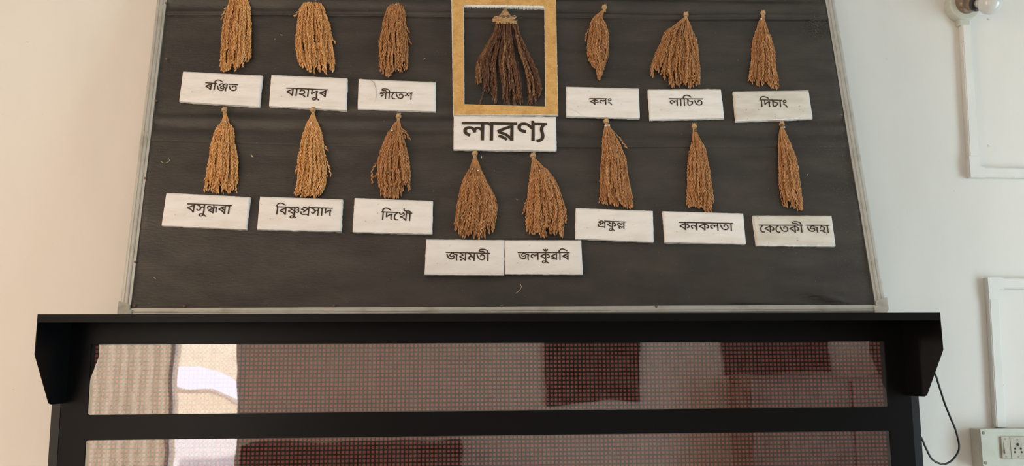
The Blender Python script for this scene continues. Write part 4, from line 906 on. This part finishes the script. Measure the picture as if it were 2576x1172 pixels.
# ------------------------------------------------------------------ name cards
def ragged(poly, step, amp, seed):
    """walk round a polygon adding points with small outward / inward jitter"""
    out = []
    n = len(poly)
    for i in range(n):
        p, q = Vector(poly[i]), Vector(poly[(i + 1) % n])
        L = (q - p).length; m = max(1, int(L / step)); d = (q - p) / L; nn = Vector((d.y, -d.x))
        for k in range(m):
            a = 0 if k == 0 else (mnoise.noise(Vector((k * .9, seed * 3.7 + i * 11, 0))) * amp + mnoise.noise(Vector((k * .23, seed + i * 5, 9))) * amp)
            out.append(tuple(p + d * (L * k / m) + nn * a))
    return out


def winding(pt, loops):
    w = 0
    x, y = pt
    for c in loops:
        for (x0, y0), (x1, y1) in zip(c, c[1:] + c[:1]):
            if (y0 <= y) != (y1 <= y):
                t = (y - y0) / (y1 - y0)
                if x0 + t * (x1 - x0) > x: w += 1 if y1 > y0 else -1
    return w


FILL = {}


def fill_glyph(loops, bold):
    key = (id(loops), bold)
    if key in FILL: return FILL[key]
    out = []
    for c in loops:
        c = [p for i, p in enumerate(c) if p != c[i - 1]]
        n = len(c); o = []
        for i in range(n):
            a, b, d = Vector(c[i - 1]), Vector(c[i]), Vector(c[(i + 1) % n])
            e1 = (b - a).normalized(); e2 = (d - b).normalized()
            n1 = Vector((-e1.y, e1.x)); n2 = Vector((-e2.y, e2.x)); m = n1 + n2
            m = m / max(.5, m.dot(n1)) if m.length > .3 else n1
            o.append(tuple(b + m * bold))
        out.append(o)
    V, E = [], []
    for c in out:
        k = len(V); V += [Vector(p) for p in c]; E += [(k + i, k + (i + 1) % len(c)) for i in range(len(c))]
    r = delaunay_2d_cdt(V, E, [], 0, 1e-3)
    P = [tuple(p) for p in r[0]]
    F = []
    for f in r[2]:
        cx, cy = sum(P[i][0] for i in f) / len(f), sum(P[i][1] for i in f) / len(f)
        if winding((cx, cy + 1e-4), out) != 0: F.append(tuple(f))
    FILL[key] = (P, F)
    return FILL[key]


def text_mesh(name, glyphs, p0, p1, parent, origin, z, ink_h=None, bold=0.0, yscale=1.0):
    """lay glyph outlines so that the head line runs from p0 to p1"""
    pen, items = 0.0, []
    prev = None
    for g in glyphs:
        adv, cs_ = GLYPHS[g]
        dx = 0
        if g in (57, 5):
            dx = {37: 12, 50: 0, 41: -221, 20: -220, 425: -258}.get(prev, 0)
            if g == 5: dx = {20: -220}.get(prev, -220)
        items.append((cs_, pen + dx)); pen += adv
        if g not in (57, 5): prev = g
    d = Vector(p1) - Vector(p0)
    s = d.length / pen
    ax = d.normalized(); ay = Vector((-ax.y, ax.x))
    meshes_v, meshes_f = [], []
    top = 622
    for cs_, x0 in items:
        if not cs_: continue
        V2, F2 = fill_glyph(cs_, bold)
        off = len(meshes_v)
        for (vx, vy) in V2:
            q = Vector(p0) + ax * ((vx + x0) * s) + ay * ((vy - top) * s * yscale)
            meshes_v.append((q.x - origin[0], q.y - origin[1], 0))
        meshes_f += [tuple(off + i for i in f) for f in F2]
    return mesh(name, meshes_v, meshes_f, M_ink, parent, Matrix.Translation((0, 0, z)))


CARD_LABEL = {
    'P0': 'largest white card with big bold black lettering, directly under the gold frame',
    'P1': 'white name card at the left end of the upper row of cards',
    'P2': 'second white name card from the left in the upper row',
    'P3': 'white name card with a crack at its upper left, left of the gold frame',
    'P4': 'white name card just right of the gold frame, peeled at lower left',
    'P5': 'middle white name card of the three right of the gold frame',
    'P6': 'white name card at the right end of the upper row, thick left edge showing',
    'P7': 'white name card at the left end of the second row',
    'P8': 'second-row white name card with a long single word, second from the left',
    'P9': 'third white name card from the left in the second row',
    'P10': 'left one of the two touching white cards lowest on the board',
    'P11': 'right one of the two touching white cards lowest on the board',
    'P12': 'white name card just above right of the lowest pair of cards',
    'P13': 'middle white name card of the second row right of centre',
    'P14': 'stained white name card with two words at the right end of the second row'}
for ci, (key, (poly, tl_)) in enumerate(CARDS.items()):
    ou, ov = poly[3]
    e = empty('name_card', BM @ Matrix.Translation((ou, ov, 0)))
    loc = [(p[0] - ou, p[1] - ov) for p in poly][::-1]
    th = .0118
    base = .0045
    # foam slab, slightly larger at the cut bottom edge
    pf = ragged(loc, .006, .0011, ci + 1)
    mb = MB(); mb.prism(pf, .002, th)
    mb.obj('foam_slab', M_foam, e)
    # paper: a fine grid warped by small swellings, edge following the slab
    V, F = [], []
    nx, ny = 36, 16
    a, b_, c_, d_ = [Vector(q) for q in (poly[3], poly[2], poly[1], poly[0])]
    for j in range(ny + 1):
        for i in range(nx + 1):
            s_, t_ = i / nx, j / ny
            p = (a * (1 - s_) + b_ * s_) * (1 - t_) + (d_ * (1 - s_) + c_ * s_) * t_
            ed = min(1, 6 * min(s_, 1 - s_, t_ * .5, (1 - t_) * .5))
            jit = mnoise.noise(Vector((i * .8, j * .8, ci * 7.0)))
            z = th + .0003 + .0013 * ed * abs(mnoise.noise(Vector((p.x * 26, p.y * 75, ci * 2.0)))) + .0006 * ed * abs(mnoise.noise(Vector((p.x * 9, p.y * 30, 4))))
            if j == 0: z -= .0004 + .0008 * abs(jit)
            V.append((p.x - ou + .0003 * jit, p.y - ov + (.0004 * jit), z))
    for j in range(ny):
        for i in range(nx):
            q = j * (nx + 1) + i
            F.append((q, q + 1, q + nx + 2, q + nx + 1))
    # paper turned over the rim
    rim = [i for i in range(nx + 1)] + [(j * (nx + 1) + nx) for j in range(1, ny + 1)] + [ny * (nx + 1) + i for i in range(nx - 1, -1, -1)] + [j * (nx + 1) for j in range(ny - 1, 0, -1)]
    n0 = len(V)
    for r_ in rim: V.append((V[r_][0], V[r_][1], th - .0012 - .0008 * rng.random()))
    for k in range(len(rim)):
        k2 = (k + 1) % len(rim)
        F.append((rim[k2], rim[k], n0 + k, n0 + k2))
    mesh('paper_face', V, F, M_paper_old if key in ('P14', 'P6') else M_paper, e, smooth=True)
    big = key == 'P0'
    tx = text_mesh('lettering', WORDS[key], tl_[0], tl_[1], e, (ou, ov), th, bold=11.0 if big else 6.5,
              yscale={'P0': .92}.get(key, 1.0))
    for vt_ in tx.data.vertices:       # the print follows the swellings of the paper
        gx, gy = vt_.co.x + ou, vt_.co.y + ov
        vt_.co.z = .0013 + .0013 * abs(mnoise.noise(Vector((gx * 26, gy * 75, ci * 2.0)))) + .0006 * abs(mnoise.noise(Vector((gx * 9, gy * 30, 4))))
    if key == 'P3':
        b = MB()
        for q0, q1 in zip(CRACK[:-1], CRACK[1:]):
            pass
        b.tube([(p[0] - ou, p[1] - ov, th + .0018) for p in CRACK], [.0004, .0007, .0006, .0004, .0002], 4)
        b.obj('crack', mat('crack_edge', (0.42, 0.37, 0.31), 0.8), e)
    if key == 'P4':
        b = MB()
        b.add([(0.001, 0.002, th + .0012), (.040, .001, th + .0014), (.026, .010, th + .0045), (.002, .024, th + .003), (.0, .0, th)], [(0, 1, 2), (0, 2, 3)])
        b.obj('peeled_corner', M_paper, e)
    tag(e, CARD_LABEL[key], 'name card', 'white name cards on the black board')

# ------------------------------------------------------------------ gold foam frame
def ring_mesh(name, outer, inner, z0, z1, m, parent):
    no, ni = len(outer), len(inner)
    # resample both loops to the same count by edge
    V = [(x, y, z1) for x, y in outer] + [(x, y, z1) for x, y in inner] + [(x, y, z0) for x, y in outer] + [(x, y, z0) for x, y in inner]
    n = no
    F = []
    for k in range(n):
        j = (k + 1) % n
        F += [(k, j, n + j, n + k), (2 * n + k, 3 * n + k, 3 * n + j, 2 * n + j), (k, 2 * n + k, 2 * n + j, j), (n + k, n + j, 3 * n + j, 3 * n + k)]
    return mesh(name, V, F, m, parent)


def loop(poly, counts, amp, seed, shift=None):
    out = []
    for i in range(4):
        p, q = Vector(poly[i]), Vector(poly[(i + 1) % 4]); d = (q - p); L = d.length; d = d / L; nn = Vector((d.y, -d.x))
        for k in range(counts[i]):
            am = amp[i] if hasattr(amp, '__len__') else amp
            a = am * (mnoise.noise(Vector((k * .9, seed + i * 7, 0))) + .7 * mnoise.noise(Vector((k * 2.3, seed + i * 7, 5))))
            if k == 0: a = 0
            a += (shift[i] if shift and k > 0 else 0)
            out.append(tuple(p + d * (L * k / counts[i]) + nn * a))
    return out


fo = [(-.1224, .5312), (.1602, .5312), (.1632, .905), (-.1318, .905)]
fi = [(-.0925, .5640), (.1261, .5565), (.1305, .8665), (-.0962, .8705)]
fr = empty('picture_frame', BM @ Matrix.Translation((fo[0][0], fo[0][1], 0)))
sh = lambda P: [(x - fo[0][0], y - fo[0][1]) for x, y in P]
cn = [170, 210, 170, 210]
ring_mesh('foam_core', loop(sh(fo), cn, .0010, 3), loop(sh(fi), cn, [.001, .0015, .0035, .0015], 8), .002, .0120, M_foam, fr)
ring_mesh('gold_facing', loop(sh(fo), cn, .0012, 13, [-.0012, -.0012, -.0012, -.002]), loop(sh(fi), cn, [.001, .0015, .002, .0012], 21, [.001, .0015, .0065, .002]), .0115, .0135, M_gold, fr)
tag(fr, 'rectangular gold painted foam frame around the dark paddy bunch', 'picture frame')

# ------------------------------------------------------------------ bundles of dried paddy
BUNDLE = {
    'B1': (30, 'gold', 'golden paddy bundle above the leftmost upper card, knot out of view'),
    'B2': (36, 'gold', 'bushy golden paddy bundle above the second upper card from the left'),
    'B3': (32, 'brown', 'brown paddy bundle above the cracked card, left of the gold frame'),
    'B4': (20, 'brown', 'smallest paddy bundle, tapering to one point, just right of the gold frame'),
    'B5': (42, 'brown', 'wide paddy bundle fanned to the left, above the middle upper right card'),
    'B6': (30, 'brown', 'paddy bundle with a loose lock on its left, above the rightmost upper card'),
    'B7': (34, 'gold', 'golden paddy bundle with a white pin, left end of the second row'),
    'B8': (34, 'gold', 'golden paddy bundle with loose right strands, second from left in second row'),
    'B9': (38, 'brown', 'paddy bundle with stray strands on its left, third in the second row'),
    'B10': (46, 'brown', 'left one of the two wide paddy bundles hanging under the large card'),
    'B11': (44, 'brown', 'right one of the two wide paddy bundles under the large card, plump grains'),
    'B12': (38, 'brown', 'paddy bundle with two white beads at its neck, second row right of centre'),
    'B13': (36, 'brown', 'slender paddy bundle with a dark collar, second from the right in second row'),
    'B14': (30, 'brown', 'narrow paddy bundle with a dark disc at its knot, right end of second row'),
    'B15': (58, 'dark', 'large dark brown paddy bunch fanned out inside the gold frame')}
PINS = {'B2': [(-.529, .892), (-.511, .889)], 'B3': [(-.2858, .873)], 'B7': [(-.7265, .5102)], 'B8': [(-.4995, .506)], 'B9': [(-.2838, .4829)],
        'B10': [(-.0685, .3708), (-.0545, .3662)], 'B11': [(.1062, .3655)], 'B12': [(.2850, .4955), (.2945, .4965)],
        'B14': [(.7645, .4895)], 'B6': [(.7365, .8255)], 'B13': []}


def interp(prof, v):
    """left and right edge at height v (profile sorted top to bottom)"""
    if v >= prof[0][2]: return prof[0][0], prof[0][1]
    for a, b in zip(prof[:-1], prof[1:]):
        if v >= b[2]:
            t = (a[2] - v) / (a[2] - b[2])
            return a[0] + (b[0] - a[0]) * t, a[1] + (b[1] - a[1]) * t
    return prof[-1][0], prof[-1][1]


def contour(bot, u):
    b = sorted(bot)
    if u <= b[0][0]: return b[0][1]
    for p, q in zip(b[:-1], b[1:]):
        if u <= q[0]:
            t = (u - p[0]) / max(1e-6, q[0] - p[0]); return p[1] + (q[1] - p[1]) * t
    return b[-1][1]


def spindle_rows(P, D, Wd, Ln, Wm, tones, lists):
    """append grains: P positions, D directions, Wd normals; all arrays"""
    n = len(P)
    if n == 0: return
    S = np.cross(D, Wd); S /= np.linalg.norm(S, axis=1)[:, None]
    T = np.cross(S, D)
    g = GV / np.array([.00135, .0085, .00135])
    X = (P[:, None] + S[:, None] * (g[None, :, 0:1] * Wm[:, None, None]) + D[:, None] * (g[None, :, 1:2] * Ln[:, None, None])
         + T[:, None] * (g[None, :, 2:3] * Wm[:, None, None]))
    base = len(lists[0])
    k = len(GV)
    lists[0].extend(map(tuple, X.reshape(-1, 3).tolist()))
    for i in range(n):
        o = base + i * k
        lists[1].extend([tuple(o + q for q in f) for f in GF])
    lists[2].extend(np.repeat(tones, k).tolist())


def panicle(path, start, mat_, parent, plump, wr, lab=None, sparse=1.0, tone_shift=0.0):
    """one panicle: a stalk and the grains hugging it from 'start' (0..1) to the tip"""
    P = np.array([tuple(p) for p in smooth_path(path, 5)])
    seg = np.linalg.norm(np.diff(P, axis=0), axis=1); cum = np.concatenate([[0], np.cumsum(seg)]); L = cum[-1]
    lists = [[], [], []]
    mb = MB(); mb.tube([tuple(p) for p in P[::2]] + [tuple(P[-1])], .00065, 4, tone=.62 + tone_shift)
    lists[0] += mb.v; lists[1] += mb.f; lists[2] += mb.t
    d = start * L
    pos, dr, nr, ln, wm, tn = [], [], [], [], [], []
    side = 1
    st = .0043 * sparse
    strand_tone = wr.normal(0, .10 if mat_ is not M_pad_dark else .17) + tone_shift
    while d < L - .004:
        x = np.array([np.interp(d, cum, P[:, k]) for k in range(3)])
        x2 = np.array([np.interp(min(L, d + .004), cum, P[:, k]) for k in range(3)])
        t = x2 - x; t /= max(1e-9, np.linalg.norm(t))
        sd = np.array([t[1], -t[0], 0]) * side
        ang = abs(wr.normal(.09, .07))
        q = t * math.cos(ang) + sd * math.sin(ang) + np.array([0, 0, wr.normal(.03, .05)])
        q /= np.linalg.norm(q)
        pos.append(x + sd * .0009 + np.array([0, 0, wr.normal(.0008, .0009)]))
        dr.append(q); nr.append(np.array([0, 0, 1.0]))
        ln.append(wr.normal(.0098, .0009) * (1.0 if plump < 1.15 else .92)); wm.append(.00150 * plump * wr.uniform(.85, 1.15))
        tn.append(min(.98, max(.02, .5 + strand_tone + wr.normal(0, .14))))
        d += st * wr.uniform(.7, 1.3); side = -side
    if pos:
        spindle_rows(np.array(pos), np.array(dr), np.array(nr), np.array(ln), np.array(wm), np.array(tn), lists)
    return mesh('panicle', lists[0], lists[1], mat_, parent, None, True, {'tone': lists[2]})


LOCKS = (.04, .12, .20, .29, .40, .46, .54, .60, .67, .80, .87, .95)      # the loose locks of the framed bunch
MATS = {'gold': M_pad_gold, 'brown': M_pad_brown, 'dark': M_pad_dark}
for bi, (key, (knot, prof, bot, strays)) in enumerate(BUNDLES.items()):
    N, kind, lab = BUNDLE[key]
    N = int(N * 1.45)
    if key == 'B15':
        prof = prof[:-3] + [(prof[-4][0], prof[-1][1], prof[-1][2])]
    elif key != 'B4':
        prof = prof[:-1]
    wr = np.random.default_rng(100 + bi)
    ku, kv = knot
    root = empty('paddy_bundle', BM @ Matrix.Translation((ku, kv, 0)))
    tag(root, lab, 'paddy bundle', 'paddy bundles hung on the black board')
    mt = MATS[kind]
    vbot = min(p[1] for p in bot)
    plump = {'B11': 1.35, 'B8': 1.2, 'B7': 1.1, 'B12': .95, 'B13': .95, 'B5': .9, 'B10': .95, 'B15': .72, 'B4': .85}.get(key, 1.0)
    total = kv - vbot
    top = prof[0][2] if key != 'B15' else kv - .02
    for i in range(N):
        s_ = (i + .5) / N + wr.uniform(-.5, .5) / N
        if key == 'B15':
            s_ = LOCKS[i % len(LOCKS)] + wr.normal(0, .022)
        s_ = min(.985, max(.015, s_))
        ve = vbot
        for _ in range(4):
            l, r = interp(prof, ve); ve = contour(bot, l + s_ * (r - l))
        layer = wr.random()
        if layer > .5: ve = ve + total * wr.uniform(.02, .38) * (layer - .3)
        ve += wr.uniform(0, .004) + .001
        dome = math.sqrt(max(0, 1 - (2 * s_ - 1) ** 2))
        hz = .004 + dome * (.003 + .015 * layer)
        pts = []
        steps = 7
        for k in range(steps + 1):
            t = k / steps
            v = kv - .004 + (ve - kv + .004) * t
            if v > top:
                l, r = interp(prof, top)
                f_ = (kv - v) / max(1e-6, kv - top)
                u = ku + (l + s_ * (r - l) - ku) * f_
            else:
                l, r = interp(prof, v); u = l + s_ * (r - l)
            u += (wr.normal(0, .0019) if 0 < k else 0) * (1 if .1 < s_ < .9 else .4)
            z = .007 + (hz - .007) * min(1, t * 1.8)
            pts.append((u - ku, v - kv, z))
        panicle(pts, {'B10': .24, 'B11': .22, 'B9': .22, 'B12': .17, 'B13': .17, 'B14': .20, 'B5': .27, 'B6': .26, 'B15': .30, 'B7': .18}.get(key, .12)
                + wr.uniform(-.03, .07), mt, root, plump, wr, tone_shift={'B15': (.12 if s_ < .12 or s_ > .93 else 0)}.get(key, 0.0))
    for sp in strays:
        pts = [(p[0] - ku, p[1] - kv, .008) for p in sp]
        mid = [(pts[0][0] * .5 + 0, pts[0][1] * .6, .008)]
        panicle(mid + pts, .35, mt, root, plump, wr, sparse=1.35)
    # knot of twisted straw
    if key != 'B15':
        b = MB()
        kr = .0052
        for w0, tilt, rr in ((0, .5, .0034), (1.7, -.6, .0031), (3.4, .15, .0029)):
            loop_ = []
            for k in range(13):
                w = 2 * math.pi * k / 12
                p = Vector((math.cos(w) * kr, math.sin(w) * kr * .55, math.sin(w) * kr * .7))
                p.rotate(Matrix.Rotation(tilt, 3, 'Z')); p.rotate(Matrix.Rotation(w0 * .3, 3, 'X'))
                loop_.append((p.x, p.y, p.z + .011))
            b.tube(loop_, rr * .8, 7, tone=.5)
        for a in (-.5, .1, .6):
            b.tube([(0, -.002, .011), (math.sin(a) * .006, .006, .012), (math.sin(a) * .009 + .001, .0105, .011)], [.0022, .0019, .0011], 6)
        for a in range(7):
            w = (a - 3) / 3
            b.tube([(w * .0022, .001, .010), (w * .0026, -.006, .009 + .002 * (1 - w * w)), (w * .0038, -.013, .0075 + .002 * (1 - w * w))], .0010, 5)
        b.obj('knot', M_straw, root, smooth=True)
    else:
        # straw binding: cross sticks, a peaked cap of straws and a tied tip
        b = MB()
        for k in range(13):
            w = (k - 6) / 6
            b.tube([(.000 + w * .0015, .004, .012), (w * .013, -.018, .015), (w * .026 + .002, -.046, .015)], .0015, 5)
        b.tube([(.002, .0, .014), (-.012, -.018, .018), (-.030, -.037, .017)], .0013, 5)
        for x in (-.003, .0005, .004):
            b.tube([(.0, -.003, .012), (x, .004, .012), (x * 1.6, .0085, .012)], .0009, 5)
        b.obj('straw_cap', M_straw, root, smooth=True)
        for k in range(6):
            y = -.0265 - k * .0030
            x0, x1 = -.030 - .001 * k + wr.normal(0, .0015), .030 + .001 * k + wr.normal(0, .0015)
            b = MB(); b.tube([(x0, y - .006 * (.4 if k > 3 else .1) + .004, .017), (-.012, y - .002, .019), (.012, y - .001, .019), (x1, y + .006 - .002 * k, .017)], .0014, 6)
            b.obj('binding_straw', M_straw, root, smooth=True)
        for x in (-.0045, .0078):
            b = MB(); b.lathe([(.0001, .003), (.003, .0026), (.0042, .0012), (.0044, 0), (.004, -.001)], 14)
            b.obj('nail_head', M_rust, root, Matrix.Translation((x, -.0262, .0205)), smooth=True)
    for (pu, pv) in PINS.get(key, []):
        b = MB(); r_ = .0024 if key != 'B12' else .0032
        b.lathe([(.0001, r_), (r_ * .7, r_ * .7), (r_, 0), (r_ * .7, -r_ * .7), (.0001, -r_)], 12)
        b.obj('pin', M_pin, root, Matrix.Translation((pu - ku, pv - kv, .0185)), smooth=True)
    if key == 'B13':
        b = MB(); b.lathe([(.0042, -.003), (.0048, 0), (.0042, .003)], 12, M=Matrix.Rotation(R(90), 4, 'X'))
        tag(b.obj('collar', M_rust, root, Matrix.Translation((.0035, -.0115, .011)), smooth=True), 'small dark collar')
    if key == 'B14':
        b = MB(); b.lathe([(.0001, .003), (.003, .0027), (.0045, .001), (.0045, -.001)], 14)
        tag(b.obj('disc', M_rust, root, Matrix.Translation((-.003, -.005, .017)), smooth=True), 'dark rusty disc at the knot')

# ------------------------------------------------------------------ conduits, junction box, lamp, switch box on the wall at the right
def conduit(name, pts, w, d, lab, elbow):
    """square trunking through pts (x, z) on the wall; elbow = index of the corner"""
    e = empty(name, Matrix.Translation((pts[0][0], WY, pts[0][1])))
    for i in range(len(pts) - 1):
        a, c = Vector(pts[i]), Vector(pts[i + 1]); dd = (c - a); L = dd.length; ang = math.atan2(dd.y, dd.x)
        mtx = Matrix.Translation((a.x - pts[0][0], 0, a.y - pts[0][1])) @ Matrix.Rotation(-ang, 4, 'Y')
        b = MB(); b.box(0, L, -d, 0, -w / 2, w / 2, .0012)
        b.box(.0, L, -d - .0012, -d, -w / 2 + .003, w / 2 - .003, .0006)
        b.obj('trunking', M_conduit, e, mtx)
    c = Vector(pts[elbow])
    k = w / 2 + .003
    b = MB()
    sx, sz = elbow_dirs(pts, elbow)
    k = w / 2 + .0015
    poly = [(-k * sx, -k * sz), (.030 * sx, -k * sz), (.030 * sx, k * sz), (k * sx, k * sz), (k * sx, .047 * sz), (-k * sx, .047 * sz)]
    b.prism(poly, -d - .0035, 0, axis='y')
    b.obj('elbow_cover', M_conduit, e, Matrix.Translation((c.x - pts[0][0], 0, c.y - pts[0][1])))
    tag(e, lab, 'conduit', 'white cable trunking on the wall')
    return e


def elbow_dirs(pts, i):
    c = Vector(pts[i]); o = [Vector(pts[i - 1]) - c, Vector(pts[i + 1]) - c]
    h = max(o, key=lambda q: abs(q.x)); v = max(o, key=lambda q: abs(q.y))
    return (1 if h.x > 0 else -1), (1 if v.y > 0 else -1)


conduit('conduit', [(1.4455, 1.03), (1.4325, .506), (2.35, .500)], .0295, .019,
        'upper white cable trunking running down from the lamp and turning right', 1)
conduit('conduit', [(1.4475, -.237), (1.4590, .175), (2.35, .172)], .0310, .019,
        'lower white cable trunking rising from the switch box and turning right', 1)
# junction box with batten lamp holder and bulb
e = empty('wall_lamp', Matrix.Translation((1.4375, WY, 1.025)))
b = MB(); b.lathe([(.049, 0), (.049, .030), (.046, .034), (.001, .0345)], 32, M=Matrix.Rotation(R(90), 4, 'X')); b.obj('junction_box', M_boxface, e, smooth=False)
b = MB(); b.box(-.018, .016, -.024, 0, -.062, -.038, .002); b.obj('conduit_socket', M_boxface, e)
tilt = Matrix.Rotation(R(25), 4, 'X') @ Matrix.Rotation(R(90), 4, 'X')
tgt = Vector((1.4600, .205, .994)) - Vector((1.4375, WY - .034, 1.025))
M_h = tgt.to_track_quat('Z', 'Y').to_matrix().to_4x4()
b = MB(); b.lathe([(.031, -.012), (.031, .010), (.028, .016), (.021, .019), (.020, .040), (.001, .040)], 32, M=M_h)
b.obj('lamp_holder', M_bake, e, Matrix.Translation((0, -.034, 0)), smooth=False)
b = MB(); b.lathe([(.0215, .036), (.0235, .037), (.0235, .045), (.0215, .047), (.001, .047)], 32, M=M_h)
b.obj('holder_ring', M_ring, e, Matrix.Translation((0, -.034, 0)))
b = MB()
prof = [(.013, .044), (.014, .055), (.018, .062)]
Rb = .034; cz_ = .092
for k in range(2, 15):
    w = math.pi * (1 - k / 14) 
    prof.append((max(.0001, Rb * math.sin(w)), cz_ + Rb * math.cos(w)))
b.lathe(prof, 32, M=M_h); b.obj('bulb', M_bulb, e, Matrix.Translation((0, -.034, 0)), smooth=True)
tag(e, 'milky round bulb in a brown holder at the top right of the wall', 'lamp')

# switch box
bx0, bx1, bz1, bz0 = 1.3634, 1.66, -.2384, -.3455
e = empty('switch_box', Matrix.Translation(((bx0 + bx1) / 2, WY, bz0)))
OX = Matrix.Translation((-(bx0 + bx1) / 2, -WY, -bz0))
b = MB(); b.box(bx0, bx1, .272, WY, bz0, bz1, .002); b.obj('back_box', M_boxside, e, OX)
b = MB(); b.box(bx0 + .0005, bx1 - .0005, .268, .272, bz0 + .0005, bz1 - .0005, .001); b.obj('cover_plate', M_boxface, e, OX)


def disc(name, x, z, y, r, m, par, d=.0012):
    b = MB(); b.lathe([(r, 0), (r, d * .7), (r * .8, d), (.0001, d)], 16, M=Matrix.Rotation(R(90), 4, 'X'))
    return b.obj(name, m, par, OX @ Matrix.Translation((x, y, z)))


for (x, z) in ((1.373, -.2491), (1.3723, -.331), (1.652, -.2491), (1.652, -.331)): disc('screw', x, z, .268, .0042, M_screw, e)
b = MB(); b.box(1.4195, 1.4450, .262, .268, -.3195, -.2593, .0008); b.obj('switch', M_switch, e, OX); sw = e.children[-1]
swo = bpy.data.objects['switch']
b = MB()
b.prism([(.2620, -.3063), (.2575, -.3050), (.2600, -.2850), (.2620, -.2702)], 1.4258, 1.4382, axis='x'); b.obj('rocker', M_switch, swo)
b = MB(); b.box(1.4459, 1.4920, .262, .268, -.3205, -.2596, .0008); so = b.obj('socket', M_switch, e, OX)


def sub(name, x, z, r, par, m):
    b = MB(); b.lathe([(r, 0), (r, .0004), (.0001, .0004)], 14, M=Matrix.Translation((x, .262, z)) @ Matrix.Rotation(R(90), 4, 'X'))
    b.obj(name, m, par)


sub('screw', 1.4317, -.2660, .0026, swo, M_screw); sub('screw', 1.4297, -.3137, .0026, swo, M_screw)
for (x, z, r) in ((1.4665, -.2812, .0042), (1.4579, -.2924, .0031), (1.4747, -.2926, .0031), (1.4564, -.3022, .0030), (1.4761, -.3024, .0030)):
    sub('pin_hole', x, z, r, so, M_hole)
sub('screw', 1.4666, -.2675, .0026, so, M_screw); sub('screw', 1.4656, -.3153, .0026, so, M_screw)
tag(e, 'off-white switch box with one rocker switch and a socket, lower right of wall', 'switch box')
